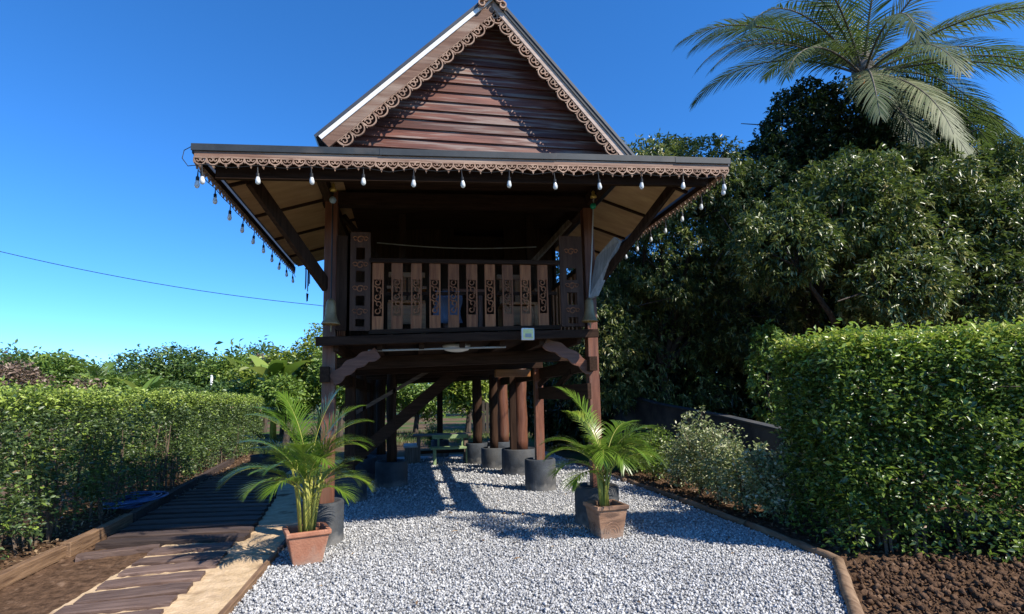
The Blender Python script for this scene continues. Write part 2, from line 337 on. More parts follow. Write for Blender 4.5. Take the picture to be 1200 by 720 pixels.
def unit(a): return a/np.maximum(np.linalg.norm(a, axis=1, keepdims=True), 1e-9)
def leaf_arrays(C, D, L, W, fold=0.25, nrm=None, droop=0.0):
    """leaf: base, two mid points, tip -> two triangles folded on the midrib. C base, D direction, L length, W width"""
    n = len(C); D = unit(D)
    if nrm is None: nrm = rng.normal(size=(n, 3))
    S = unit(np.cross(D, nrm)); Nn = np.cross(S, D)
    L = L[:, None]; W = W[:, None]
    tip = C + D*L + np.array([0, 0, -1.])*L*droop
    mid = C + D*L*0.45
    a = mid + S*W/2 + Nn*W*fold; b = mid - S*W/2 + Nn*W*fold
    V = np.stack([C, a, tip, b], 1).reshape(-1, 3)
    i = np.arange(n)[:, None]*4
    F = np.concatenate([i + np.array([[0, 1, 2]]), i + np.array([[0, 2, 3]])], 0)
    return V, F
def leaves(name, C, D, L, W, mat, parent=None, tint=None, **k):
    V, F = leaf_arrays(C, D, L, W, **k)
    if tint is None: tint = rng.random(len(C))
    return np_mesh(name, V, F, mat, np.repeat(tint, 4), parent)

def lump(P, f, seed=0.0):
    """cheap smooth noise in about -1..1"""
    x, y, z = P[:, 0]*f+seed, P[:, 1]*f+seed*1.7, P[:, 2]*f+seed*0.6
    return (np.sin(x*1.9+np.sin(y*1.3+1)) + np.sin(y*2.1+np.sin(z*1.7+2)) + np.sin(z*2.3+np.sin(x*1.1)))/3*0.7 + 0.3*np.sin(x*5.1+2*np.sin(z*4.3))*np.sin(y*4.7+1)
# ------------------------------------------------------------------ the setting
g = MB(); g.add([(-3000, -3000, -0.06), (3000, -3000, -0.06), (3000, 3000, -0.06), (-3000, 3000, -0.06)], [(0, 1, 2, 3)])
struct(g.build('ground', M['ground']), 'brown garden ground with patches of grass')
def rough_sheet(name, x0, x1, y0, y1, step, hf, mat, label):
    nx, ny = int((x1-x0)/step)+1, int((y1-y0)/step)+1
    X, Y = np.meshgrid(np.linspace(x0, x1, nx), np.linspace(y0, y1, ny)); P = np.stack([X.ravel(), Y.ravel(), np.zeros(nx*ny)], 1)
    P[:, 2] = hf(P)
    i = (np.arange(ny-1)[:, None]*nx + np.arange(nx-1)[None, :]).ravel()
    F = np.stack([i, i+1, i+nx+1, i+nx], 1)
    return struct(np_mesh(name, P, F, mat, smooth=True), label)
def clods(amp, base):
    def f(P):
        h = np.zeros(len(P))
        for k, (fr, a) in enumerate([(3.1, .35), (7.3, .3), (13.7, .35), (23, .3)]):
            h += a*lump(P, fr, 3.1*k)
        return base + amp*np.maximum(h, -0.35) + rng.normal(size=len(P))*amp*0.16
    return f
def right_bed(P):
    h = clods(0.07, -0.005)(P); lim = 3.34 - np.maximum(0, -2.22-P[:, 1])*0.74
    return np.where(P[:, 0] < lim, -0.03, h)
rough_sheet('soil', 1.3, 10.5, -6.5, 4.5, 0.042, right_bed, M['soil'], 'tilled brown soil in front of the right hedge')
rough_sheet('soil', -7.2, -3.38, -4.5, 12.0, 0.05, clods(0.03, -0.022), M['soil'], 'brown soil beside the sleeper path')
path = rough_sheet('path', -3.40, -2.06, -4.5, 9.0, 0.05, clods(0.02, 0.0), M['sand'], 'sandy path set with timber sleepers')
bed = MB(); bed.add([(-2.05, -5.5, -0.004), (0.9, -5.5, -0.004), (3.31, -2.24, -0.004), (3.35, 9.2, -0.004), (-2.05, 9.2, -0.004)], [(0, 1, 2, 3, 4)])
struct(bed.build('gravel_bed', M['gravelbed']), 'pale grey gravel drive running under the house')
# loose stones, real geometry
def stones(n, x0, x1, y0, y1, smin, smax):
    C = np.stack([rng.uniform(x0, x1, n), rng.uniform(y0, y1, n), rng.uniform(-0.002, 0.014, n)], 1)
    base = np.array([(sx, sy, sz) for sx in (-1, 1) for sy in (-1, 1) for sz in (-1, 1)], float)
    base = base*1.0
    S = rng.uniform(smin, smax, (n, 1, 1))*rng.uniform(0.55, 1.15, (n, 1, 3))
    V = base[None]*S*(1 + rng.normal(size=(n, 8, 1))*0.22)
    A = rng.normal(size=(n, 3, 3)); Q, _ = np.linalg.qr(A)
    V = np.einsum('nij,nkj->nki', Q, V) + C[:, None]
    if x1 < 3.4:
        ok = C[:, 0] < 3.30 - np.maximum(0, -2.24-C[:, 1])*0.74; V = V[ok]; n = len(V)
    return V.reshape(-1, 3), np.repeat(rng.random(n), 8)
VS, TS = [], []
for a in [(40000, -2.0, 3.3, -3.8, -0.6, .0045, .0100), (18500, -2.0, 3.3, -0.6, 2.6, .005, .0105), (6000, -2.0, 3.3, 2.6, 8.5, .010, .018)]:
    v_, t_ = stones(*a); VS.append(v_); TS.append(t_)
VS = np.concatenate(VS); TS = np.concatenate(TS)
TS = np.clip(TS + np.repeat(lump(VS[::8]*np.array([1, 1, 0]), .9, 2.0), 8)*.10 + np.repeat(lump(VS[::8]*np.array([1, 1, 0]), 2.6, 5.0), 8)*.08, 0, 1)
i = np.arange(len(VS)//8)[:, None]*8
F = np.concatenate([i+np.array([q]) for q in [(0, 1, 3, 2), (4, 6, 7, 5), (0, 4, 5, 1), (2, 3, 7, 6), (0, 2, 6, 4), (1, 5, 7, 3)]], 0)
tag(np_mesh('gravel', VS, F, M['gravel'], TS), 'pale grey crushed gravel covering the drive', kind='stuff')

# edging timbers
def timber(a, b, w, h, mat, label, name='timber_edging', bev=0.008):
    a = Vector(a); b = Vector(b); L_ = (b-a).length; mb = MB(); n = max(2, int(L_/0.4)); k0 = 0
    prev = None
    for k in range(n+1):
        t = k/n; y = -L_/2 + L_*t; dx = random.uniform(-.008, .008); dz = random.uniform(-.006, .006)
        ring = [(-w/2+dx, y, 0), (w/2+dx, y, 0), (w/2+dx+random.uniform(-.006, .002), y, h+dz), (-w/2+dx, y, h+dz)]
        mb.v += ring
        if prev is not None:
            for j in range(4): mb.f.append((prev+j, prev+(j+1) % 4, prev+4+(j+1) % 4, prev+4+j))
        prev = len(mb.v)-4
    mb.f.append((3, 2, 1, 0)); mb.f.append((prev, prev+1, prev+2, prev+3))
    o = mb.build(name, mat, bevel=bev); o.location = (a+b)/2; o.rotation_euler.z = math.atan2(-(b-a).x, (b-a).y)
    tag(o, label, 'edging', 'timber edging along the beds'); return o
timber((-4.24, -2.3, -.02), (-4.33, 0.12, -.02), .10, .13, M['edging'], 'orange brown edging timber nearest the left corner beside bare soil')
timber((-4.28, -0.02, -.02), (-4.40, 1.62, -.02), .11, .16, M['edging'], 'short edging timber between bare soil and dark boardwalk start')
timber((-4.41, 1.7, -.02), (-4.85, 5.2, -.02), .10, .15, M['plankdark'], 'dark edging timber beside the blue hose coil')
timber((-4.86, 5.28, -.02), (-5.35, 9.3, -.02), .10, .15, M['plankdark'], 'far dark edging timber below the lit hedge base')
timber((-2.03, -4.4, -.02), (-2.01, -0.62, -.02), .05, .075, M['edging'], 'thin edging board between sand and gravel near the left pot')
timber((-2.01, -0.45, -.02), (-2.03, 4.0, -.02), .05, .075, M['plankdark'], 'thin dark edging board behind the left potted palm')
def log(a, b, r, label, mat):
    n = 9; a = Vector(a); b = Vector(b); pts = []; rad = []
    for k in range(n):
        t = k/(n-1); pts.append(a.lerp(b, t) + Vector((random.uniform(-.012, .012), random.uniform(-.012, .012), random.uniform(-.006, .01)))); rad.append(r*random.uniform(.9, 1.1))
    o = MB().tube(pts, rad, 10).build('edging_log', mat, smooth=True); tag(o, label, 'log', 'logs edging the gravel')
log((1.95, -4.05, .02), (3.26, -2.28, .02), .052, 'pale edging log at the lower right corner between gravel and tilled soil', M['log'])
log((3.30, -2.25, .02), (3.36, -0.75, .02), .045, 'edging log in the hedge shade nearest the right hedge', M['log'])
log((3.36, -0.68, .02), (3.38, 0.95, .02), .045, 'edging log below the variegated shrubs', M['log'])
log((3.37, 1.02, .02), (3.33, 2.9, .02), .042, 'edging log beyond the variegated shrubs', M['log'])
log((3.32, 2.98, .02), (3.28, 6.5, .02), .042, 'farthest edging log beside the rear pillars', M['log'])

# sleepers of the path
def sleeper_mesh(l, w, h, seed):
    random.seed(seed); mb = MB(); n = 10; prev = None
    wl = random.uniform(.9, 1.0); wr = random.uniform(.9, 1.0)
    for k in range(n+1):
        t = k/n; x = -l/2 + l*t; ww = w*(wl+(wr-wl)*t)
        j = lambda a: random.uniform(-a, a)
        e_ = 0.012 if k in (0, n) else 0
        x_ = x+j(.004)
        ring = [(x_, -ww/2+j(.003), -h), (x_, ww/2+j(.003), -h), (x_, ww/2+j(.004)-e_, h*.75+j(.003)), (x_, ww/2-.014+j(.003), h+j(.003)-e_*.5),
                (x_, -ww/2+.014+j(.003), h+j(.003)-e_*.5), (x_, -ww/2+j(.004)+e_, h*.75+j(.003))]
        mb.v += ring
        if prev is not None:
            for q in range(6): mb.f.append((prev+q, prev+(q+1) % 6, prev+6+(q+1) % 6, prev+6+q))
        prev = len(mb.v)-6
    mb.f.append((5, 4, 3, 2, 1, 0)); mb.f.append(tuple(prev+q for q in range(6)))
    return mb.mesh('sleeper')
SLE = [((-3.31, -2.22), (-2.50, -2.15)), ((-3.32, -1.88), (-2.53, -1.82)), ((-3.32, -1.60), (-2.52, -1.50)), ((-3.33, -1.25), (-2.53, -1.16)), ((-3.34, -0.88), (-2.52, -0.79)),
       ((-3.37, -0.52), (-2.55, -0.48)), ((-3.40, -0.14), (-2.60, -0.05)), ((-4.12, -0.12), (-3.42, 0.12))]
for k, (a, b) in enumerate(SLE):
    me = sleeper_mesh(math.hypot(b[0]-a[0], b[1]-a[1]), (random.Random(k).uniform(.225, .26) if k < 7 else .16), .034, 40+k); me.materials.append(M['sleeper'])
    piece('sleeper', me, path, ((a[0]+b[0])/2, (a[1]+b[1])/2, .001), (random.uniform(-.015, .015), random.uniform(-.012, .012), math.atan2(b[1]-a[1], b[0]-a[0])))
for k in range(17):
    y = 0.36 + k*0.345; xl = -4.15-0.115*(y-.4); xr = xl+1.62-max(0, y-3)*.08
    me = sleeper_mesh(xr-xl, .235, .04, 80+k); me.materials.append(M['plankdark'])
    piece('sleeper', me, path, ((xl+xr)/2, y-.04, .014), (random.uniform(-.02, .02), random.uniform(-.01, .01), -0.10+random.uniform(-.02, .02)))
random.seed(21)

# ------------------------------------------------------------------ the stilt house
H = thing('stilt_house', (0, 0, 0), 'dark wooden stilt house with carved gable and railed veranda', 'house')
ez = lambda x: 3.93 + 0.0359*(x+2.55)         # eave height follows the house's slight settlement
dz = lambda x: 2.39 + 0.03*x
EL, ER, EF, EB = -2.55, 2.74, -1.75, 2.72
# footings and posts
def footing(x, y, r, h):
    MB().lathe([(r*.98, -.03), (r, 0), (r, h-.02), (r-.015, h), (r-.05, h), (r-.055, h-.03), (.02, h-.03)], (x, y, 0), 28).build('post_footing', M['footing'], H, smooth=True)
def post(x, y, w, z0, z1, mat, rnd=False, name='post'):
    if rnd:
        pts = [(x+random.uniform(-.012, .012), y+random.uniform(-.012, .012), z0+(z1-z0)*k/8) for k in range(9)]
        MB().tube(pts, [w*.5*random.uniform(.94, 1.05) for _ in range(9)], 14).build(name, mat, H, smooth=True)
    else:
        MB().box((x, y, (z0+z1)/2), (w, w, z1-z0)).build(name, mat, H, bevel=.008)
footing(-1.64, -.12, .25, .46); post(-1.59, -.06, .15, .40, 4.18, M['red_z'])
footing(1.70, -.06, .28, .47); post(1.72, -.02, .14, .42, 4.25, M['red_z'])
footing(1.60, 2.62, .27, .53); post(1.60, 2.62, .15, .48, 2.3, M['red_z'])
footing(1.66, 4.78, .38, .52); post(1.70, 4.80, .30, .45, 2.3, M['red_z'], True)
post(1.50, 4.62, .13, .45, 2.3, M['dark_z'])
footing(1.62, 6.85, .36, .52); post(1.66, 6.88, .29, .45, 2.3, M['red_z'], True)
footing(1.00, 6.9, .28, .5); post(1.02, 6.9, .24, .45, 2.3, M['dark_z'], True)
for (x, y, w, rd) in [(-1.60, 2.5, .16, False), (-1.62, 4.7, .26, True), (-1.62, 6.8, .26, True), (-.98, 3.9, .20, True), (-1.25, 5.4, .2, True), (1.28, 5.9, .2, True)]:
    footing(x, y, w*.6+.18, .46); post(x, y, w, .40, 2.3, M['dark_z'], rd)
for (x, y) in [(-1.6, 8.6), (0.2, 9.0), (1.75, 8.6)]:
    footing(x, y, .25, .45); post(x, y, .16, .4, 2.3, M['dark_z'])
# deck: front beam, floor boards, joists, girders
MB().prism([(-1.71, -.35, dz(-1.71)-.105), (1.71, -.35, dz(1.71)-.105), (1.71, -.35, dz(1.71)), (-1.71, -.35, dz(-1.71))], (0, .05, 0)).build('deck_fascia', M['dark_x'], H, bevel=.006)
for k in range(44):
    y = -.285 + k*.2
    MB().prism([(-1.70, y, dz(-1.7)-.03), (1.70, y, dz(1.7)-.03), (1.70, y, dz(1.7)-.004), (-1.70, y, dz(-1.7)-.004)], (0, .192, 0)).build('floor_board', M['dark_x'], H)
for x in (-1.5, -1.0, -.5, 0, .5, 1.0, 1.5):
    MB().box((x, 4.1, dz(x)-.10), (.06, 8.6, .13)).build('joist', M['dark_y'], H)
for y in (.75, 2.55, 4.7, 6.85, 8.6):
    gh = .33
    MB().prism([(-1.62, y-.06, dz(-1.62)-gh), (1.66, y-.06, dz(1.66)-gh), (1.66, y-.06, dz(1.66)-.165), (-1.62, y-.06, dz(-1.62)-.165)], (0, .12, 0)).build('girder', M['dark_x'], H, bevel=.006)
for x in (-1.62, 1.66):
    MB().box((x, 4.1, dz(x)-.43), (.10, 8.7, .18)).build('side_beam', M['dark_y'], H)
MB().box((1.61, 1.25, 1.66), (.05, 2.9, .20)).build('tie_beam', M['dark_y'], H, bevel=.005)
MB().box((1.12, 2.5, 2.02), (.62, .12, .13)).build('beam_end', M['orange'], H, bevel=.006)  # sunlight on this beam end is put into its orange colour
MB().tube([(-1.14, -.13, 2.195), (0.55, -.13, 2.235)], .012, 8).build('conduit', M['cable'], H)
# carved brackets under the deck
def bracket(p0, p1, drop, mat):
    a, b = Vector(p0), Vector(p1); n = 16; top = []; bot = []
    nv = Vector((-(b-a).z, 0, (b-a).x)).normalized()
    if nv.z < 0: nv = -nv
    for k in range(n+1):
        t = k/n; c = a.lerp(b, t) + nv*(math.sin(t*math.pi)*.035)
        top.append(c + nv*(.070+.012*math.sin(t*19))); bot.append(c - nv*(.060+.024*abs(math.sin(t*math.pi*4))))
    MB().prism([tuple(q) for q in top] + [tuple(q) for q in reversed(bot)], (0, .05, 0)).build('carved_bracket', mat, H)
bracket((-1.54, -.17, 1.84), (-1.02, -.17, 2.17), 0, M['red_x'])
bracket((1.68, -.13, 1.92), (1.06, -.13, 2.29), 0, M['red_x'])
# under-floor raking strut towards second pillar
MB().bar((1.60, 2.56, 1.80), (2.0, 2.1, 2.26), .06, .08).build('strut', M['dark_z'], H)
MB().bar((1.62, .6, 1.95), (1.62, 1.5, 1.72), .05, .08).build('strut', M['dark_y'], H)
# veranda railing
rz = lambda x: 3.285 + .012*x
MB().prism([(-1.12, -.29, rz(-1.12)-.025), (1.24, -.29, rz(1.24)-.025), (1.24, -.29, rz(1.24)+.03), (-1.12, -.29, rz(-1.12)+.03)], (0, .09, 0)).build('top_rail', M['dark_x'], H, bevel=.006)
MB().prism([(-1.12, -.28, dz(-1.12)+.02), (1.24, -.28, dz(1.24)+.02), (1.24, -.28, dz(1.24)+.075), (-1.12, -.28, dz(-1.12)+.075)], (0, .07, 0)).build('bottom_rail', M['dark_x'], H, bevel=.005)
MB().bar((-1.1, -.19, 2.88), (1.22, -.19, 2.92), .03, .04).build('mid_rail', M['dark_x'], H)
def scroll(cx, cz, r, t0, t1, n=12, shrink=.45):
    return [(cx + r*(1-shrink*k/(n-1))*math.cos(t0+(t1-t0)*k/(n-1)), cz + r*(1-shrink*k/(n-1))*math.sin(t0+(t1-t0)*k/(n-1))) for k in range(n)]
# carved slat: board built as frame strips round pierced scrollwork
sl = MB(); W2, HH = .066, .79
sl.box((-W2+.009, 0, HH/2), (.018, .026, HH)); sl.box((W2-.009, 0, HH/2), (.018, .026, HH))
sl.box((0, 0, HH-.10), (W2*2-.036, .0258, .20)); sl.box((0, 0, .08), (W2*2-.036, .0258, .16))
for k in range(5):
    z = .20 + k*.084; sg = 1 if k % 2 else -1
    sl.ribbon(scroll(sg*.006, z+.02, .036, -1.2*sg, 4.6*sg, 12), .013, .022)
    sl.box((-sg*.028, 0, z+.055), (.042, .022, .014), ry=sg*.6)
slat_me = sl.mesh('slat'); slat_me.materials.append(M['slat'])
for k in range(10):
    x = -1.02 + k*.2268
    piece('slat', slat_me, H, (x, -.25+random.uniform(-.004, .004), dz(x)+.07), (0, random.uniform(-.006, .006), 0), (random.uniform(.97, 1.04), 1, (rz(x)-.02-dz(x)-.07)/HH))
# carved end panels with square piercings
def panel(xc, w, z0, z1, holes):
    mb = MB(); t = .035
    edges = [z0] + [v_ for h_ in holes for v_ in h_] + [z1]
    for k in range(0, len(edges), 2):
        mb.box((xc, -.26, (edges[k]+edges[k+1])/2), (w, t, edges[k+1]-edges[k]))
    for (a, b) in holes:
        mb.box((xc-w/2+w*.14, -.26, (a+b)/2), (w*.28, t, b-a)); mb.box((xc+w/2-w*.14, -.26, (a+b)/2), (w*.28, t, b-a))
    o = mb.build('carved_panel', M['panel'], H)
    for k in range(0, len(edges), 2):
        zc = (edges[k]+edges[k+1])/2; hh = edges[k+1]-edges[k]
        if hh > .1:
            rb = MB(); rb.ribbon(scroll(0, 0, min(.05, hh*.4), 0, 7, 16, .7), .012, .012); rb.ribbon(scroll(-.06, .01, .03, 3, -3, 10), .01, .012); rb.ribbon(scroll(.06, .01, .03, 0, 6, 10), .01, .012)
            q = rb.build('carving', M['slat'], o); q.location = (xc, -.281, zc)
panel(-1.225, .235, 2.42, 3.62, [(2.47, 2.56), (2.72, 2.84), (3.0, 3.14), (3.28, 3.43)])
panel(1.40, .30, 2.48, 3.66, [(2.52, 2.60), (2.76, 2.92), (3.08, 3.24)])
MB().box((-1.44, -.24, 3.0), (.12, .04, 1.15)).build('end_board', M['dark_z'], H)
for y in np.arange(0.0, 1.5, .2):
    for x, tl in ((-1.6, 0), (1.62, 0)):
        MB().box((x, float(y)+.12, dz(x)+.46), (.025, .10, .8)).build('side_slat', M['slat'], H)
for x in (-1.6, 1.62):
    MB().box((x, .72, dz(x)+.88), (.06, 1.5, .05)).build('side_rail', M['dark_y'], H)
# inner walls of the room behind the veranda
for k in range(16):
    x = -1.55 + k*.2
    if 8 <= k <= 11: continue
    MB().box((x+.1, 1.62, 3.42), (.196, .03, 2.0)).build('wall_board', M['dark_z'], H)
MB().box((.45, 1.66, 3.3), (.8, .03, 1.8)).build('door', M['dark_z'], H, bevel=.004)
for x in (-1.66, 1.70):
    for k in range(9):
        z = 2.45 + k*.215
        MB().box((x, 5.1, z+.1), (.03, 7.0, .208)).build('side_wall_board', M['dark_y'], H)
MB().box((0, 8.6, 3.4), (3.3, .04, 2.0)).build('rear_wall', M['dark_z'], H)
for (x, y) in [(-.75, .9), (1.12, .9)]:
    MB().box((x, y, 3.35), (.10, .10, 1.95)).build('inner_post', M['dark_z'], H)
MB().bar((1.12, .84, 3.55), (1.58, .3, 4.05), .05, .07).build('knee_brace', M['grey_z'], H)
MB().bar((-1.1, .84, 3.6), (-1.5, .3, 4.0), .05, .07).build('knee_brace', M['dark_z'], H)
# hip braces and plates under the eaves
MB().bar((-1.63, -.10, 2.98), (-2.22, -1.22, 3.84), .06, .16).build('eave_brace', M['dark_z'], H, bevel=.006)
MB().bar((1.76, -.08, 3.0), (2.38, -1.22, 4.02), .06, .10).build('eave_brace', M['dark_z'], H, bevel=.006)
MB().prism([(1.70, -.14, 2.86), (1.83, -.14, 3.42), (1.98, -.42, 3.62), (2.03, -.46, 3.56), (1.79, -.17, 2.90)], (-.05, -.02, 0)).build('pale_brace_board', M['palerwood'], H)
MB().bar((-1.70, -.06, 4.08), (1.80, -.02, 4.20), .14, .16).build('wall_plate', M['dark_x'], H)
for x in (-1.62, 1.74):
    MB().bar((x, -.9, ez(x)+.14), (x, 2.9, ez(x)+.14), .10, .14).build('side_plate', M['dark_y'], H)
MB().prism([(EL+.12, -1.60, ez(EL)-.24), (ER-.14, -1.60, ez(ER)-.24), (ER-.14, -1.60, ez(ER)-.11), (EL+.12, -1.60, ez(EL)-.11)], (0, .05, 0)).build('front_purlin', M['dark_x'], H)
# lower skirt roof (hipped), underside boards, battens
IL, IR, IF, IB = -1.42, 1.76, -.90, EB
izl, izr = 4.27, 4.42
zt = lambda x: izl + (izr-izl)*(x-IL)/(IR-IL)
def slab(poly, t, name, mat): return MB().prism(poly, (0, 0, -t)).build(name, mat, H)
slab([(EL, EF, ez(EL)), (ER, EF, ez(ER)), (IR, IF, izr), (IL, IF, izl)], .022, 'front_skirt_roof', M['roofmetal'])
slab([(EL, EF, ez(EL)), (IL, IF, izl), (IL, EB, izl), (EL, EB, ez(EL))], .022, 'side_skirt_roof', M['roofmetal'])
slab([(ER, EF, ez(ER)), (ER, EB, ez(ER)), (IR, EB, izr), (IR, IF, izr)], .022, 'side_skirt_roof', M['roofmetal'])
def mixp(a, b, t): return tuple(a[k]+(b[k]-a[k])*t for k in range(3))
ys = [EF, -.95, 0.05, 1.05, 2.0, EB]
for (xe, xi, zi) in ((EL+.04, IL, izl), (ER-.04, IR, izr)):
    for k in range(5):
        y0, y1 = ys[k]+.006, ys[k+1]-.006
        if k == 0:
            poly = [(xe, EF+.06, ez(xe)-.035), (xe, y1, ez(xe)-.035), mixp((xe, y1, ez(xe)-.035), (xi, y1, zi-.035), .82)]
        else:
            poly = [(xe, y0, ez(xe)-.035), (xe, y1, ez(xe)-.035), (xi, y1, zi-.035), (xi, y0, zi-.035)]
        MB().prism(poly, (0, 0, -.012)).build('soffit_panel', M['soffit'], H)
    for y in ys[1:-1]:
        MB().bar((xe, y, ez(xe)-.06), (xi, y, zi-.06), .04, .03).build('soffit_batten', M['dark_x'], H)
    MB().bar((xe+(xi-xe)*.05, EF+.08, ez(xe)-.085), (xi, IF, zi-.085), .09, .10).build('hip_rafter', M['dark_y'], H)
nf = 5
for k in range(nf):
    a0, a1 = k/nf, (k+1)/nf; g_ = .004
    pa = mixp((EL+.12, EF+.05, ez(EL)-.035), (ER-.12, EF+.05, ez(ER)-.035), a0+g_); pb = mixp((EL+.12, EF+.05, ez(EL)-.035), (ER-.12, EF+.05, ez(ER)-.035), a1-g_)
    pc = mixp((IL, IF, izl-.035), (IR, IF, izr-.035), a1-g_); pd = mixp((IL, IF, izl-.035), (IR, IF, izr-.035), a0+g_)
    MB().prism([pa, pb, pc, pd], (0, 0, -.012)).build('soffit_panel', M['soffit'], H)
# ceiling of the veranda and room
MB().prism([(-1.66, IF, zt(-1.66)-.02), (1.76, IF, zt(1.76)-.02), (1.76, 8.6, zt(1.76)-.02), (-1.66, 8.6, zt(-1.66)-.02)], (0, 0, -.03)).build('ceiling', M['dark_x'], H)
# eave trim: metal flashing, fascia board, carved lace
def strip(a, b, y, z0, z1, t, name, mat):   # along x, follows eave slope
    MB().prism([(a, y, ez(a)+z0), (b, y, ez(b)+z0), (b, y, ez(b)+z1), (a, y, ez(a)+z1)], (0, t, 0)).build(name, mat, H, bevel=.003)
jn = [EL-.035, EL+1.62, EL+3.35, ER-.62, ER+.03]
for k in range(4):
    dj = random.uniform(-.004, .004); strip(jn[k]+.0015, jn[k+1]+.02 if k < 3 else jn[k+1], EF-.035-.003*(k % 2), -.058+dj, .008+dj, .012, 'metal_flashing', M['flash'])
strip(EL-.01, ER+.01, EF-.018, -.115, -.055, .02, 'fascia_board', M['barge'])
for (x, s_) in ((EL, -1), (ER, 1)):
    MB().box((x+s_*.028, (EF+EB)/2, ez(x)-.03), (.012, EB-EF, .084)).build('metal_flashing', M['roofmetal'], H)
    MB().box((x+s_*.012, (EF+EB)/2, ez(x)-.085), (.018, EB-EF-.02, .06)).build('fascia_board', M['dark_y'], H)
# lace unit .1 wide x .1 deep hanging from z=0
def lace_unit(w, h):
    mb = MB(); d = .016; t = .0105
    mb.box((w/2, 0, -.006), (w, d, .012))
    arch = [(w/2 + w*.5*math.cos(math.pi+math.pi*k/10), -h*.62*math.sin(math.pi*k/10)-.006) for k in range(11)]
    mb.ribbon(arch, t, d)
    mb.ribbon(scroll(w*.33, -h*.26, w*.17, 1.6, -3.6, 10, .5), t*.85, d*.8)
    mb.ribbon(scroll(w*.68, -h*.26, w*.17, 1.5, 6.7, 10, .5), t*.85, d*.8)
    mb.ribbon([(w*.5, -h*.6), (w*.44, -h*.78), (w*.5, -h), (w*.56, -h*.78)], t*.8, d*.9, True)
    mb.ribbon([(0, -h*.1), (0, -h*.42), (w*.06, -h*.55)], t, d*.9); 
    return mb.mesh('lace_carving')
lu = lace_unit(.106, .105); lu.materials.append(M['lace'])
n = int(round((ER-EL+.02)/.106)); stp = (ER-EL+.02)/n
for k in range(n):
    x = EL-.01+k*stp
    piece('lace_carving', lu, H, (x, EF-.010, ez(x+stp/2)-.112), (random.uniform(-.05, .05), -0.0359+random.uniform(-.03, .03), 0), (stp/.106, 1, random.uniform(.88, 1.08)))
for (x, s_) in ((EL, -1), (ER, 1)):
    nn = 42; st_ = (EB-EF-.04)/nn
    for k in range(nn):
        piece('lace_carving', lu, H, (x+s_*.012, EF+.02+k*st_, ez(x)-.112), (0, 0, math.pi/2), (st_/.106, 1, random.uniform(.7, .8)))
# upper gable roof
AP = Vector((.28, 0, 6.20)); GL = Vector((-1.60, 0, 4.36)); GR = Vector((1.95, 0, 4.30)); GY = -1.20
for (e_, nm) in ((GL, 'l'), (GR, 'r')):
    d = (e_-AP).normalized(); nrm_ = Vector((-d.z, 0, d.x)); nrm_ = nrm_ if nrm_.z > 0 else -nrm_
    def P3(q, y): return (q.x, y, q.z)
    top = AP
    MB().prism([P3(AP, GY-.06), P3(e_+d*.03, GY-.06), P3(e_+d*.03-nrm_*.03, GY-.06), P3(AP-Vector((0, 0, .042)), GY-.06)], (0, 9.9, 0)).build('upper_roof', M['roofmetal'], H)
    # flashing strip, bargeboard
    wflash = .045 if nm == 'l' else .035
    a0, a1 = AP-Vector((0, 0, .045)), e_-nrm_*.032
    MB().prism([P3(a0, GY-.05), P3(a1, GY-.05), P3(a1-nrm_*wflash, GY-.05), P3(a0-Vector((0, 0, wflash*1.42)), GY-.05)], (0, .02, 0)).build('rake_flashing', M['whiteflash' if nm == 'l' else 'flash'], H)
    k1 = .045+wflash*1.42; b0 = AP-Vector((0, 0, k1)); b1 = e_-nrm_*(.032+wflash)
    wb = .105 if nm == 'l' else .065
    MB().prism([P3(b0, GY-.035), P3(b1, GY-.035), P3(b1-nrm_*wb, GY-.035), P3(b0-Vector((0, 0, wb*1.42)), GY-.035)], (0, .03, 0)).build('bargeboard', M['barge' if nm == 'l' else 'barge_pale'], H)
    # scroll lace along the rake
    Lr = (e_-AP).length; w_, h_ = .165, .13
    ru = MB(); dd = .02; tt = .013
    ru.box((w_/2, 0, -.005), (w_, dd, .014))
    ru.ribbon([(w_/2+w_*.5*math.cos(math.pi+math.pi*k/12), -h_*.82*math.sin(math.pi*k/12)**.7-.004) for k in range(13)], tt, dd)
    ru.ribbon(scroll(w_*.36, -h_*.40, w_*.22, 2.4, -4.0, 14, .6), tt*.85, dd*.8); ru.ribbon(scroll(w_*.70, -h_*.30, w_*.16, 1.0, 7.0, 12, .55), tt*.85, dd*.8)
    ru.ribbon([(w_*.02, -h_*.05), (w_*.12, -h_*.5), (w_*.02, -h_*.75)], tt*.8, dd*.8)
    rm = ru.mesh('rake_lace'); rm.materials.append(M['lace'])
    base = AP-Vector((0, 0, k1+wb*1.42)); nn = int((Lr-.16)/w_)
    ang = math.atan2(-d.z, d.x)
    for k in range(nn):
        if nm == 'l': loc = base + d*(.03+(k+1)*w_); ry = math.atan2(d.z, -d.x)
        else: loc = base + d*(.03+k*w_); ry = math.atan2(-d.z, d.x)
        q = loc + nrm_*(.004)
        piece('rake_lace', rm, H, (q.x, GY-.022, q.z), (0, ry, 0), (1, 1, random.uniform(.95, 1.06)))
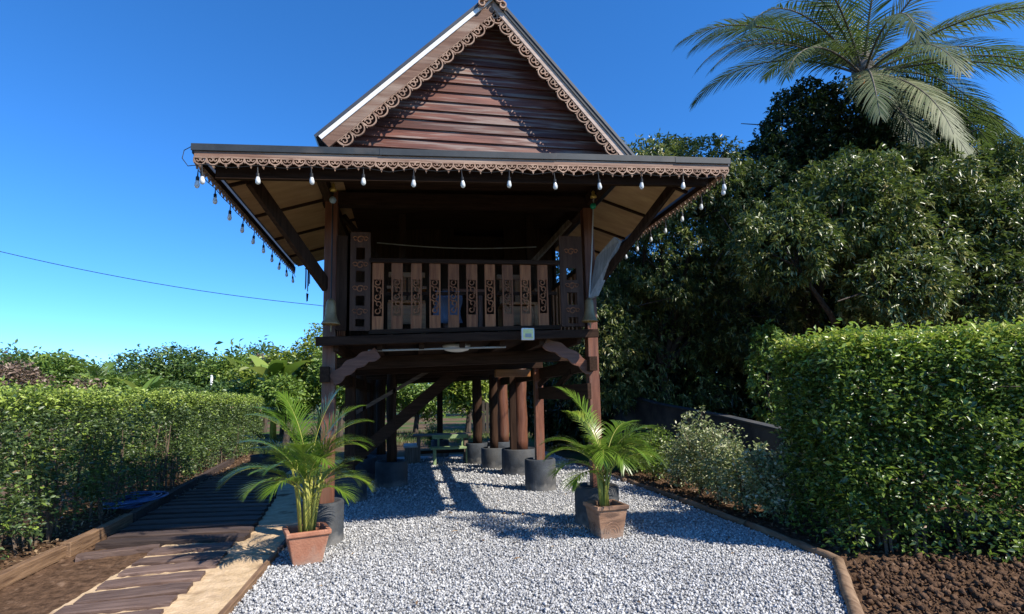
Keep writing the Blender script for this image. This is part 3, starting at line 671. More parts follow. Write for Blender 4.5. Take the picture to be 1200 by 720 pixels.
# closing: gable wall boards
gy = -.95; zb = 4.16; nb = 17; ph = .118
def halfspan(z):
    t = (AP.z-.10-z)
    return AP.x + (GL.x-AP.x)*t/(AP.z-GL.z), AP.x + (GR.x-AP.x)*t/(AP.z-GR.z)
for k in range(nb):
    z = zb + k*ph; z1 = min(z+ph+.012, AP.z-.11)
    if z1 <= z: break
    l0, r0_ = halfspan(z); l1, r1 = halfspan(z1)
    MB().add([(l0, gy-.022, z), (r0_, gy-.022, z), (r1, gy, z1), (l1, gy, z1), (l0, gy+.01, z), (r0_, gy+.01, z), (r1, gy+.02, z1), (l1, gy+.02, z1)],
             [(0, 1, 2, 3), (7, 6, 5, 4), (0, 4, 5, 1), (3, 2, 6, 7), (0, 3, 7, 4), (1, 5, 6, 2)]).build('gable_board', M['gable'], H)
# carved finial at the apex
fb = MB()
for (cx, cz, r, a0, a1, sh) in [(-.075, -.10, .060, 0, 6.6, .55), (.075, -.10, .060, 3.14, -3.5, .55), (-.06, .02, .05, -.4, 5.6, .5), (.06, .02, .05, 3.5, -2.5, .5), (0, .12, .045, -1.57, 4.6, .2), (0, -.03, .04, 0, 6.28, .05),
                                (-.115, -.17, .045, 1.5, 7.0, .5), (.115, -.17, .045, 1.6, -3.9, .5), (0, .24, .03, -1.57, 4.7, .2)]:
    fb.ribbon(scroll(cx, cz, r, a0, a1, 16, sh), .016, .03)
fb.prism([(-.16, .012, -.21), (0, .012, -.06), (.16, .012, -.22), (.02, .012, .1), (-.02, .012, .1)], (0, .012, 0))
o = fb.build('gable_finial', M['lace'], H); o.location = (AP.x-.01, GY-.085, AP.z-.02)
# staircase under the floor
for y in (2.9, 3.6):
    MB().bar((-2.15, y, .12), (.34, y, 2.22), .05, .20).build('stair_stringer', M['dark_x'], H)
for k in range(9):
    t = (k+.7)/9.6; MB().box((-2.15+2.49*t, 3.25, .12+2.1*t), (.24, .66, .035)).build('stair_tread', M['dark_y'], H)
MB().bar((-1.75, 2.86, 1.28), (.05, 2.86, 2.75-.45), .04, .06).build('stair_handrail', M['grey_x'], H)
for t in (.08, .3, .5):
    x = -2.15+2.49*t; z = .12+2.1*t; MB().box((x, 2.86, z+.42), (.05, .04, .84)).build('baluster', M['dark_z'], H)
# rear gable closure
MB().prism([(GL.x+.2, 8.4, 4.3), (GR.x-.2, 8.4, 4.3), (AP.x, 8.4, 6.1)], (0, .03, 0)).build('rear_gable', M['dark_x'], H)
# ------------------------------------------------------------------ things on the house
SL = thing('string_lights', (0, EF, 3.8), 'string of milky teardrop bulbs hanging along the lower eave', 'string lights')
bulb = MB().lathe([(.006, 0), (.016, -.008), (.017, -.035), (.022, -.055), (.027, -.078), (.025, -.098), (.015, -.112), (.003, -.117)], (0, 0, 0), 14).mesh('bulb'); bulb.materials.append(M['bulb'])
bulb.polygons.foreach_set('use_smooth', [True]*len(bulb.polygons))
cap_me = MB().lathe([(.017, -.038), (.0185, -.034), (.0185, .004), (.008, .014), (.003, .10)], (0, 0, 0), 10).mesh('bulb_holder'); cap_me.materials.append(M['black'])
def hang(x, y, z):
    b_ = piece('bulb', bulb, SL, (x, y, z+.02), (random.uniform(-.12, .12), random.uniform(-.12, .12), 0), (.84, .84, .88))
    h_ = bpy.data.objects.new('bulb_holder', cap_me); COL.objects.link(h_); h_.parent = b_
spb = (ER-EL)/11.3; pts = []
for k in range(12):
    x = min(EL + .07 + k*spb, ER-.03); hang(x, EF-.03, ez(x)-.285+random.uniform(-.012, .012)); pts += [(x, EF-.03, ez(x)-.19)] + ([(x+spb/2, EF-.03, ez(x)-.19-random.uniform(.01, .035))] if k < 11 else [])
MB().tube(pts, .004, 5).build('cable', M['black'], SL)
for (x, s_, n_) in ((EL, -1, 10), (ER, 1, 9)):
    pts = []
    for k in range(n_):
        y = EF+.12+k*spb; hang(x+s_*.02, y, ez(x)-.27+random.uniform(-.012, .012)); pts += [(x+s_*.02, y, ez(x)-.18), (x+s_*.02, y+spb/2, ez(x)-.18-random.uniform(.01, .035))]
    MB().tube(pts, .004, 5).build('cable', M['black'], SL)
MB().tube([(EL-.03, EF-.02, ez(EL)-.02), (EL-.09, EF-.02, ez(EL)-.06), (EL-.10, EF-.03, ez(EL)-.14), (EL-.05, EF-.03, ez(EL)-.21), (EL+.07, EF-.03, ez(EL)-.19)], .004, 5).build('cable', M['black'], SL)

def hanging_bell(x, y, ztop, zbell, bead, lean, label):
    B = thing('hanging_bell', (x, y, zbell), label, 'bell', 'bells hanging at the veranda corners')
    MB().tube([(x+lean, y, ztop-.02), (x+lean*.5, y, (ztop+zbell)/2), (x, y, zbell+.27)], .009, 7).build('cord', M['cable' if lean else 'black'], B)
    MB().lathe([(.005, .10), (.025, .07), (.018, .05), (.04, .02), (.042, 0), (.01, -.01)], (x+lean, y, ztop), 12).build('ornament', M['gold'], B, smooth=True)
    MB().lathe([(.005, .045), (.03, .03), (.042, 0), (.03, -.03), (.005, -.045)], (x+lean*.92, y, ztop-.11), 14).build('bead', bead, B, smooth=True)
    MB().lathe([(.012, .30), (.03, .29), (.05, .26), (.058, .20), (.062, .12), (.075, .06), (.10, .015), (.108, 0), (.10, -.004), (.088, .012), (.06, .06), (.02, .2)], (x, y, zbell), 20).build('bell', M['bronze'], B, smooth=True)
    MB().tube([(x, y, zbell+.2), (x+.004, y, zbell-.02), (x+.005, y, zbell-.085)], [.006, .010, .008], 7).build('clapper', M['bronze'], B)
hanging_bell(-1.53, -.46, 4.05, 2.47, M['bluebead'], 0, 'bronze bell hanging at the left veranda corner under a pale blue bead')
hanging_bell(1.56, -.46, 4.12, 2.52, M['greenbead'], .11, 'bronze bell hanging at the right veranda corner under a green bead')
W = thing('wind_chime', (-2.14, 1.5, 3.2), 'thin wind chime hanging below the left eave end', 'wind chime')
MB().lathe([(.04, 0), (.042, .01), (.02, .015)], (-2.14, 1.5, 3.56), 12).build('top_disc', M['dark_x'], W)
for k in range(5):
    a = k*1.257; MB().tube([(-2.14+.03*math.cos(a), 1.5+.03*math.sin(a), 3.55), (-2.14+.03*math.cos(a), 1.5+.03*math.sin(a), 3.50-.0-.16-.03*k)], .007, 6).build('chime_tube', M['roofmetal'], W)
MB().tube([(-2.14, 1.5, 3.9), (-2.14, 1.5, 3.2)], .002, 5).build('cord', M['black'], W)
MB().prism([(-2.155, 1.5, 3.2), (-2.12, 1.5, 3.19), (-2.13, 1.5, 3.08), (-2.15, 1.5, 3.07)], (0, .006, 0)).build('sail', M['dark_z'], W)
FL = thing('floodlight', (.77, -.40, 2.36), 'small square pale yellow floodlight on the deck edge', 'floodlight')
MB().box((.775, -.415, 2.365), (.155, .06, .145)).build('housing', M['whitepaint'], FL, bevel=.008)
MB().box((.775, -.449, 2.365), (.125, .008, .115)).build('lens', M['lampface'], FL)
MB().box((.775, -.456, 2.345), (.075, .006, .045)).build('reflector', M['cable'], FL)
MB().tube([(.73, -.37, 2.45), (.73, -.36, 2.40), (.82, -.36, 2.40), (.82, -.37, 2.45)], .008, 6).build('bracket', M['black'], FL)
CL = thing('ceiling_lamp', (-.05, .0, 2.2), 'round white ceiling lamp under the deck', 'lamp')
MB().lathe([(.17, 0), (.172, -.02), (.15, -.045), (.08, -.062), (.01, -.066)], (-.05, .12, 2.262), 28).build('lamp_shade', M['whitepaint'], CL, smooth=True)
MB().lathe([(.178, .02), (.18, 0), (.176, -.012), (.17, 0)], (-.05, .12, 2.267), 28).build('rim', M['cable'], CL, smooth=True)
c_ = MB().tube([(-1.1 + 2.3*k/12, .8, 3.80-.05*math.sin(math.pi*k/12)+.01*k/12) for k in range(13)], .008, 6).build('clothes_line', M['cable']); tag(c_, 'pale line stretched across the dark veranda', 'line')
# veranda furniture seen through the railing
def veranda_chair(x, y, label, mat):
    T = thing('wooden_chair', (x, y, 2.39), label, 'chair', 'chairs on the veranda')
    MB().box((x, y, 2.82), (.46, .44, .04)).build('seat', mat, T, bevel=.008)
    for k in range(4): MB().box((x-.16+.107*k, y+.22, 3.04), (.085, .02, .40)).build('back_slat', mat, T)
    MB().box((x, y+.22, 3.26), (.48, .035, .07)).build('top_rail', mat, T, bevel=.006)
    for sx in (-1, 1):
        for sy in (-1, 1):
            MB().box((x+sx*.21, y+sy*.19, 2.60), (.05, .05, .42)).build('leg', mat, T)
        MB().box((x+sx*.22, y, 3.0), (.05, .46, .035)).build('armrest', mat, T)
    MB().box((x, y-.19, 2.66), (.40, .03, .24)).build('front_panel', mat, T)
veranda_chair(-.68, .20, 'orange brown wooden chair behind the left half of the railing', M['orange'])
veranda_chair(.78, .22, 'orange brown wooden chair behind the right half of the railing', M['orange'])
T = thing('small_table', (.05, .35, 2.42), 'small wooden table behind the middle of the railing', 'table')
MB().box((.05, .35, 3.0), (.55, .5, .04)).build('table_top', M['red_x'], T, bevel=.006)
for sx in (-1, 1):
    for sy in (-1, 1): MB().box((.05+sx*.22, .35+sy*.2, 2.70), (.05, .05, .57)).build('leg', M['red_z'], T)
cb = MB(); nn = 9
for i in range(nn):
    for j in range(nn):
        u, v_ = i/(nn-1)-.5, j/(nn-1)
        cb.v.append((-.16+u*.34+.02*math.sin(v_*7), .06+.03*math.sin(u*17+v_*3), 2.98-v_*.42))
for i in range(nn-1):
    for j in range(nn-1): cb.f.append((i*nn+j, i*nn+j+1, (i+1)*nn+j+1, (i+1)*nn+j))
o = cb.build('cloth', M['bluecloth'], smooth=True); sm = o.modifiers.new('thick', 'SOLIDIFY'); sm.thickness = .006
tag(o, 'pale blue cloth draped over the small veranda table', 'cloth')

# ------------------------------------------------------------------ furniture under the house
T = thing('picnic_table', (.2, 7.6, 0), 'dark wooden table under the house behind the green bench', 'table')
for k in range(4): MB().box((.18, 7.32+k*.17, .68), (1.5, .16, .04)).build('table_plank', M['grey_x'], T, bevel=.005)
for sx in (-1, 1):
    MB().box((.18+sx*.6, 7.58, .33), (.09, .5, .66)).build('leg', M['grey_z'], T)
MB().box((.18, 7.58, .25), (1.2, .05, .08)).build('stretcher', M['dark_x'], T)
B = thing('green_bench', (.36, 6.95, 0), 'pale green bench with open back under the house', 'bench')
MB().box((.36, 6.92, .40), (1.0, .30, .05)).build('seat', M['greenpaint'], B, bevel=.006)
for sx in (-1, 1):
    MB().box((.36+sx*.40, 6.92, .19), (.07, .28, .38)).build('leg', M['greenpaint'], B, bevel=.006)
    MB().box((.36+sx*.30, 7.08, .55), (.05, .04, .32)).build('back_post', M['greenpaint'], B)
MB().box((.36, 7.08, .66), (.9, .035, .10)).build('backrest', M['greenpaint'], B, bevel=.005)
B = thing('low_bench', (-.55, 8.0, 0), 'weathered low bench at the left end of the table', 'bench')
MB().box((-.62, 7.75, .42), (.36, .9, .05)).build('seat', M['cable'], B, bevel=.006)
for sy in (-1, 1): MB().box((-.62, 7.75+sy*.35, .2), (.3, .07, .40)).build('leg', M['grey_z'], B)
B = thing('red_stool', (1.06, 7.2, 0), 'small red topped stool beside the green bench', 'stool')
MB().lathe([(.17, 0), (.18, .02), (.18, .05), (.165, .065), (.02, .068)], (1.10, 7.15, .34), 18).build('seat', M['redpaint'], B, smooth=True)
for k in range(4):
    a = k*math.pi/2+.6; MB().bar((1.10+.15*math.cos(a), 7.15+.15*math.sin(a), 0), (1.10+.12*math.cos(a), 7.15+.12*math.sin(a), .345), .04, .04).build('leg', M['red_z'], B)

# ------------------------------------------------------------------ potted palms
def square_pot(root, x, y, wb, wt, h, mat, rot, groove):
    mb = MB(); c, s = math.cos(rot), math.sin(rot)
    def ring(w, z): return [(x+c*a-s*b_, y+s*a+c*b_, z) for a, b_ in ((-w, -w), (w, -w), (w, w), (-w, w))]
    lv = [ring(wb/2, 0), ring(wt/2, h-.05), ring(wt/2+.018, h-.045), ring(wt/2+.02, h), ring(wt/2-.022, h), ring(wt/2-.03, h-.07)]
    for k in range(len(lv)):
        mb.v += lv[k]
        if k:
            for j in range(4): mb.f.append(((k-1)*4+j, (k-1)*4+(j+1) % 4, k*4+(j+1) % 4, k*4+j))
    mb.f.append((3, 2, 1, 0)); mb.f.append(tuple(20+j for j in range(4)))
    pot = mb.build('pot', mat, root, bevel=.010)
    if groove:   # incised arches on the faces
        for f_ in range(4):
            a = rot + f_*math.pi/2; gb = MB()
            for r_ in (.04, .07, .10):
                gb.ribbon([(r_*math.cos(t_), .07+r_*1.2*math.sin(t_)) for t_ in [math.pi*k/12 for k in range(13)]], .008, .008)
            q = gb.build('arch_moulding', mat, pot); tl = math.atan((wt-wb)/2/h)
            q.rotation_euler = (tl, 0, a); q.location = (x+math.sin(a)*(wb/2+.001), y-math.cos(a)*(wb/2+.001), .0)
            q.rotation_euler = (-tl*-1, 0, a)
    MB().lathe([(wt/2-.04, -.02), (wt/2-.05, .0), (.02, .015)], (x, y, h-.055), 16).build('potting_soil', M['soil'], root)

def frond_arrays(base, az, elev, L_, droop, npairs, ll, lw, vang=.5, start=.25, segs=3, hang=.35, rng_=None):
    """curved rachis with pinnate leaflets. returns rachis pts, leaflet V, F"""
    r_ = rng_ or rng; n = 26; pts = []; p_ = np.array(base, float); e_ = elev; st_ = L_/n
    h = np.array([math.cos(az), math.sin(az), 0.])
    for k in range(n+1):
        pts.append(p_.copy()); d = h*math.cos(e_) + np.array([0, 0, math.sin(e_)]); p_ = p_ + d*st_; e_ -= droop/n*(0.4+1.2*k/n)
    pts = np.array(pts); V = []; F = []
    sidev = np.array([-math.sin(az), math.cos(az), 0.])
    for k in range(npairs):
        t = start + (1-start)*(k+.5)/npairs; f = t*n; i_ = min(int(f), n-1); q = pts[i_] + (pts[i_+1]-pts[i_])*(f-i_)
        d = pts[i_+1]-pts[i_]; d /= np.linalg.norm(d); upv = np.cross(d, -sidev); upv /= np.linalg.norm(upv)
        if upv[2] < 0: upv = -upv
        prof = math.sin(math.pi*min(1, max(0.0, (t-start)/(1-start)))**.75)**.6*.85+.22
        for s_ in (-1, 1):
            a = .95 - .55*(t-start)/(1-start) + r_.normal()*.06     # angle to rachis
            dd = d*math.cos(a) + (sidev*s_*math.cos(vang) + upv*math.sin(vang))*math.sin(a)
            l_ = ll*prof*r_.uniform(.88, 1.08); w_ = lw*r_.uniform(.85, 1.1); c = q.copy(); k0 = len(V)
            wid = np.cross(dd, upv); nn_ = np.linalg.norm(wid); wid = wid/nn_ if nn_ > 1e-6 else d
            for j in range(segs+1):
                u = j/segs; ww = w_*(.55+.9*u if u < .4 else .91*(1-u)/.6+.03)
                V.append(c - wid*ww/2); V.append(c + wid*ww/2)
                dd = dd + np.array([0, 0, -1.])*hang*(.5+u)/segs; dd /= np.linalg.norm(dd); c = c + dd*l_/segs
            for j in range(segs): F.append((k0+2*j, k0+2*j+1, k0+2*j+3, k0+2*j+2))
    return pts, np.array(V), np.array(F)
def add_frond(root, mat, stemmat, rr_, *a, **k):
    pts, V, F = frond_arrays(*a, **k)
    segs = k.get('segs', 3); per = 2*(segs+1)
    t0 = rng.uniform(.1, .75); tn = np.clip(np.repeat(t0+rng.normal(size=len(V)//per)*.12, per), 0, 1)
    fr = np_mesh('frond', V, F, mat, tn, root)
    mb = MB().tube([tuple(q) for q in pts[::2]], [rr_*(1-.85*j/13) for j in range(len(pts[::2]))], 6).build('rachis', stemmat, None, smooth=True)
    mb.parent = fr
def potted_palm(x, y, h, specs, mat, pot, label, stems, fs=.78, extra=8):
    Rr = thing('potted_palm', (x, y, 0), label, 'potted palm', 'potted palms flanking the drive')
    square_pot(Rr, x, y, *pot)
    for (dx, dy, hz, lx, ly) in stems:
        pts = [(x+dx, y+dy, h-.07), (x+dx+lx*.4, y+dy+ly*.4, h+hz*.5), (x+dx+lx, y+dy+ly, h+hz)]
        MB().tube(pts, [.017, .014, .010], 8).build('stem', M['stem'], Rr, smooth=True)
    specs = specs + [(random.uniform(-.03, .03), random.uniform(-.03, .03), random.uniform(.2, .5), random.uniform(0, 360), random.uniform(60, 85), random.uniform(.75, 1.05), random.uniform(1.0, 2.2)) for _ in range(extra)]
    for (dx, dy, bz, az, el, L_, dr) in specs:
        add_frond(Rr, mat, M['stem'], .008, (x+dx, y+dy, h+bz*.9), R(az), R(el), L_*fs, dr, 38, .29, .0135, vang=.42, start=.34, segs=3, hang=.75)
random.seed(5)
st = [(random.uniform(-.06, .06), random.uniform(-.06, .06), random.uniform(.35, .75), random.uniform(-.10, .10), random.uniform(-.05, .05)) for _ in range(11)]
# azimuth measured from +x counter-clockwise; -90 is towards the camera
spL = [(-.03, 0, .30, 195, 62, 1.2, 2.2), (.02, 0, .45, 12, 80, 1.2, 1.5), (0, .02, .5, 160, 78, 1.25, 1.1), (.02, 0, .45, 30, 82, 1.3, 1.2), (0, 0, .35, 178, 72, 1.15, 1.4), (0, 0, .4, -15, 76, 1.05, 1.8),
       (0, 0, .3, 20, 62, .8, 2.2), (0, 0, .3, 215, 56, .9, 2.0), (0, 0, .5, 150, 84, 1.25, .7), (0, -.02, .4, -60, 74, .9, 2.0), (0, 0, .25, -30, 56, .7, 2.0), (0, 0, .5, 185, 80, 1.2, 1.3), (0, 0, .3, 240, 62, .8, 2.1), (.01, .01, .5, 20, 86, 1.25, .6), (0, 0, .45, 0, 74, 1.05, 1.8)]
potted_palm(-1.67, -.88, .33, spL, M['areca'], (.27, .385, .33, M['terra'], .30, False), 'areca palm in a plain terracotta pot on the left of the drive', st)
random.seed(9)
st = [(random.uniform(-.06, .06), random.uniform(-.06, .06), random.uniform(.30, .55), random.uniform(-.08, .08), random.uniform(-.05, .05)) for _ in range(9)]
spR = [(0, 0, .30, 178, 62, 1.05, 1.9), (0, 0, .30, 195, 45, .95, 1.7), (0, 0, .40, 4, 66, 1.15, 1.55), (0, 0, .30, -8, 52, 1.05, 1.9), (0, 0, .5, 140, 78, 1.35, .9), (0, 0, .4, 40, 70, 1.2, 1.6), (0, 0, .35, -60, 66, 1.0, 2.2),
       (0, 0, .35, -110, 66, 1.0, 2.3), (0, 0, .45, 110, 72, 1.15, 1.2), (0, 0, .3, 160, 66, 1.15, 1.7), (0, 0, .25, 215, 40, .85, 1.7), (0, 0, .3, 25, 45, .95, 1.8), (0, 0, .4, -85, 60, .85, 2.4), (0, 0, .35, -30, 62, .95, 2.1)]
potted_palm(1.58, -.72, .38, spR, M['areca'], (.27, .36, .37, M['terra2'], .10, True), 'areca palm in a grooved weathered terracotta pot on the right of the drive', st)
# dark pot with drooping plant at the end of the boardwalk
Pp = thing('potted_plant', (-3.75, 6.1, 0), 'dark drooping plant in a black pot at the far end of the boardwalk', 'potted plant')
MB().lathe([(.20, 0), (.27, .08), (.31, .25), (.29, .42), (.31, .46), (.28, .47), (.26, .42), (.02, .41)], (-3.75, 6.1, 0), 22).build('pot', M['footing'], Pp, smooth=True)
for k in range(16):
    add_frond(Pp, M['vine'], M['twig'], .006, (-3.75, 6.1, .42), k*2.4, R(random.uniform(45, 80)), random.uniform(.7, 1.0), random.uniform(1.6, 2.6), 12, .16, .02, segs=2, hang=.4)
# coil of blue hose
hp = []; random.seed(3)
for k in range(260):
    a = k*.24; r_ = .30+.10*math.sin(k*.13)+.04*math.sin(k*.41)
    hp.append((-4.92+r_*.95*math.cos(a), 2.95+r_*1.6*math.sin(a), .04+.055*abs(math.sin(k*.07))+k*.0003))
hp += [(-4.8, 3.7, .06), (-4.78, 3.8, .05), (-4.75, 4.1, .04)]
tag(MB().tube(hp, .014, 6).build('hose', M['hose'], smooth=True), 'coil of blue hose lying under the left hedge', 'hose')

# low sloping wall behind the shrubs
wv = [(4.9, -1.6, .84), (5.2, .6, .95), (5.5, 3.1, 1.13), (5.5, 6.2, 1.36), (5.3, 9.5, 1.85)]
mb = MB()
for (x, y, h_) in wv: mb.v += [(x-.08, y, -.1), (x+.08, y, -.1), (x+.08, y, h_), (x-.08, y, h_)]
for k in range(len(wv)-1):
    for j in range(4): mb.f.append((k*4+j, k*4+(j+1) % 4, k*4+4+(j+1) % 4, k*4+4+j))
mb.f += [(3, 2, 1, 0), (16, 17, 18, 19)]
wl_ = thing('garden_wall', (5.3, 3, 0), 'low dark grey wall with a sloping top behind the variegated shrubs', 'wall')
mb.build('wall_face', M['wall'], wl_, bevel=.01)
mb = MB()
for (x, y, h_) in wv: mb.v += [(x-.10, y, h_+.003), (x+.10, y, h_+.003), (x+.10, y, h_+.035), (x-.10, y, h_+.035)]
for k in range(len(wv)-1):
    for j in range(4): mb.f.append((k*4+j, k*4+(j+1) % 4, k*4+4+(j+1) % 4, k*4+4+j))
mb.f += [(3, 2, 1, 0), (16, 17, 18, 19)]
mb.build('coping', M['footing'], wl_)

# power line and pole beyond the left hedge
pw = [(-27.5 + 24*k/20, 14, 9.4 - 4.45*k/20 - 1.0*math.sin(math.pi*k/20)*.55) for k in range(21)]
A0, A1 = np.array([-14.27, 14, 6.85]), np.array([-3.75, 14, 5.10])
pw = []
for k in range(31):
    t = -1.2 + 2.25*k/30; q = A0+(A1-A0)*t; pw.append((q[0], q[1], q[2]-.35*(1-(2*min(max(t, 0), 1)-1)**2)*.6))
tag(MB().tube(pw, .012, 5).build('power_line', M['black']), 'single dark power line crossing the sky on the left', 'power line')
Pl = thing('white_pole', (-10.1, 22, 0), 'thin white pole standing among the far shrubs', 'pole')
MB().tube([(-10.1, 22, 0), (-10.1, 22, 2.9)], .055, 10).build('shaft', M['whitepaint'], Pl, smooth=True)
MB().lathe([(.07, 0), (.07, .05), (.02, .08)], (-10.1, 22, 2.9), 10).build('pole_cap', M['whitepaint'], Pl)
# far utility pole at the left edge
Pl = thing('utility_pole', (-31.5, 36, 0), 'far utility pole with cross arm at the left edge', 'utility pole')
MB().tube([(-31.5, 36, 0), (-31.5, 36, 6.6)], [.14, .10], 8).build('shaft', M['cable'], Pl)
MB().box((-31.5, 36, 6.3), (1.6, .1, .12)).build('cross_arm', M['cable'], Pl)
for k in (-.6, 0, .6): MB().lathe([(.06, 0), (.08, .06), (.04, .16), (.02, .2)], (-31.5+k, 36, 6.36), 8).build('insulator', M['redpaint'], Pl)
# fence and shed at the back of the garden
Fc = thing('slat_fence', (4.0, 18, 0), 'dark vertical slat fence at the back of the garden', 'fence')
for k in range(34):
    x = 2.3+k*.17; MB().box((x, 18+random.uniform(-.01, .01), .75+random.uniform(-.03, .03)), (.13, .025, 1.5)).build('slat', M['slatefence'], Fc)
for z in (.4, 1.2): MB().box((5.1, 18.05, z), (5.9, .04, .08)).build('rail', M['slatefence'], Fc)
# ------------------------------------------------------------------ vegetation
def hedge_points(n, poly, h, depth, seed, topw=1.0, z0=0.0):
    """points in a shell along the sides and top of a prism; returns P, outward normal"""
    poly = np.array(poly, float); k = len(poly); out_p = []; out_n = []
    edges = [(poly[i], poly[(i+1) % k]) for i in range(k)]
    lens = np.array([np.linalg.norm(b_-a) for a, b_ in edges]); area = 0.5*abs(np.dot(poly[:, 0], np.roll(poly[:, 1], 1)) - np.dot(poly[:, 1], np.roll(poly[:, 0], 1)))
    ws = np.concatenate([lens*h, [area*topw]]); cnt = (ws/ws.sum()*n).astype(int)
    ctr = poly.mean(0)
    for i, (a, b_) in enumerate(edges):
        m_ = cnt[i]; t = rng.random(m_); z = z0 + (h-z0)*rng.random(m_)**.85; p_ = a[None]*(1-t[:, None]) + b_[None]*t[:, None]
        d = b_-a; nn_ = np.array([d[1], -d[0]])/np.linalg.norm(d)
        if np.dot(nn_, (a+b_)/2-ctr) < 0: nn_ = -nn_
        P = np.concatenate([p_, z[:, None]], 1); Nn = np.tile(np.array([nn_[0], nn_[1], .25]), (m_, 1))
        off = lump(P, 1.6, seed)*.17 + lump(P, 4.3, seed+4)*.11 + np.where(rng.random(m_) < .10, rng.random(m_)*.13, 0) - np.maximum(0, (z-h+.30)/.30)**2*.16 - np.abs(rng.normal(size=m_))*depth*np.where(rng.random(m_) < .25, 3.2, 1)
        P[:, :2] += nn_*off[:, None]
        out_p.append(P); out_n.append(Nn)
    m_ = cnt[-1]; lo, hi = poly.min(0), poly.max(0); q = rng.uniform(lo, hi, (m_*4, 2)); ins = np.zeros(len(q), bool)
    for i, (a, b_) in enumerate(edges):
        c1 = (a[1] > q[:, 1]) != (b_[1] > q[:, 1]); xi = a[0] + (q[:, 1]-a[1])/(b_[1]-a[1]+1e-9)*(b_[0]-a[0]); ins ^= c1 & (q[:, 0] < xi)
    q = q[ins][:m_]; P = np.concatenate([q, np.full((len(q), 1), h)], 1)
    P[:, 2] += lump(P, 1.1, seed+2)*.05 + lump(P, 4.1, seed+8)*.05 + rng.normal(size=len(q))*.035 + np.where(rng.random(len(q)) < .06, rng.random(len(q))*.12, 0) - np.abs(rng.normal(size=len(q)))*depth*.5
    out_p.append(P); out_n.append(np.tile(np.array([0, 0, 1.]), (len(q), 1)))
    return np.concatenate(out_p), np.concatenate(out_n)

def sprig_leaves(P, Nn, per, L0, W0, spread, updir=.3):
    """each point is a twig tip with several leaves"""
    n = len(P); C = np.repeat(P, per, 0) + rng.normal(size=(n*per, 3))*spread
    tw = unit(Nn + rng.normal(size=(n, 3))*.5 + np.array([0, 0, updir])); D = unit(np.repeat(tw, per, 0)*.7 + rng.normal(size=(n*per, 3))*.75)
    D[:, 2] *= .6
    nr = np.repeat(unit(Nn*.5+np.array([0, 0, .9])), per, 0) + rng.normal(size=(n*per, 3))*.6
    L = L0*np.exp(rng.normal(size=n*per)*.22)*np.repeat(rng.uniform(.75, 1.2, n), per); W = W0*L/L0*rng.uniform(.75, 1.2, n*per)
    tint = np.clip(np.repeat(rng.random(n)*.6+.1, per) + rng.normal(size=n*per)*.15, 0, 1)
    return C, D, L, W, nr, tint

def hedge(name, root_loc, poly, h, n, per, L0, W0, depth, mat, label, seed, stems, z0=.12, gap=-.62, topw=1.0):
    T = thing(name, root_loc, label, 'hedge')
    P, Nn = hedge_points(n, poly, h, depth, seed, topw, z0)
    low = np.clip((P[:, 2]+.15)/.7, .45, 1)      # bare, thinner foot
    keep = ((lump(P, 2.6, seed+1) > gap) | (rng.random(len(P)) < .25)) & (rng.random(len(P)) < low); P, Nn = P[keep], Nn[keep]
    C, D, L, W, nr, tint = sprig_leaves(P, Nn, per, L0, W0, L0*.8)
    top = C[:, 2] > h-.14
    tint = np.clip(tint*.85 + np.clip((C[:, 2]-h+.30)/.28, 0, 1)*.45, 0, 1)          # light on the clipped top painted as paler tint, with young yellow-green growth
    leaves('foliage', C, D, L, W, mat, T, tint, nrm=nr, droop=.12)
    dk = rng.choice(len(C), 700); leaves('dry_leaves', C[dk]+rng.normal(size=(700, 3))*.02, D[dk]+rng.normal(size=(700, 3))*.4, L[dk]*1.1, W[dk], M['litter'], T, None, nrm=nr[dk])['kind'] = 'stuff'
    mb = MB(); pl = np.array(poly, float); ctr = pl.mean(0)
    for q in P[rng.choice(len(P), 260)]:      # bare twigs poking out
        d_ = rng.normal(size=3)*.07 + np.array([0, 0, .05]); mb.tube([q-d_*.8, q+d_*.9], [.004, .002], 4, cap=False)
    for k in range(stems):
        i_ = rng.integers(len(pl)); a, b_ = pl[i_], pl[(i_+1) % len(pl)]; t = rng.random(); q = a*(1-t)+b_*t; q = q + (ctr-q)*rng.uniform(.18, .4)
        top_ = (q[0]+rng.normal()*.08, q[1]+rng.normal()*.08, h*rng.uniform(.45, .75))
        mb.tube([(q[0], q[1], -.05), ((q[0]+top_[0])/2+rng.normal()*.04, (q[1]+top_[1])/2+rng.normal()*.04, top_[2]*.5), top_], [.018, .012, .005], 5, cap=False)
    o = mb.build('stems', M['twig'], T); o['kind'] = 'stuff'
    return T
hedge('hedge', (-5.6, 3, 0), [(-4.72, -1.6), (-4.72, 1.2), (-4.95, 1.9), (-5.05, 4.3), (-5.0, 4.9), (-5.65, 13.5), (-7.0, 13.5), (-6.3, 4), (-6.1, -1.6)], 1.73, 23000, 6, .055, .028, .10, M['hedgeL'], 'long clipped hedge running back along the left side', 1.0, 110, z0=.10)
hedge('hedge', (5.5, -2, 0), [(3.58, -2.12), (3.66, -1.05), (4.5, -1.1), (8.1, -2.3), (7.7, -3.65)], 2.14, 24000, 6, .056, .028, .09, M['hedgeR'], 'tall boxy clipped hedge behind the tilled soil on the right', 6.0, 70, z0=.05)

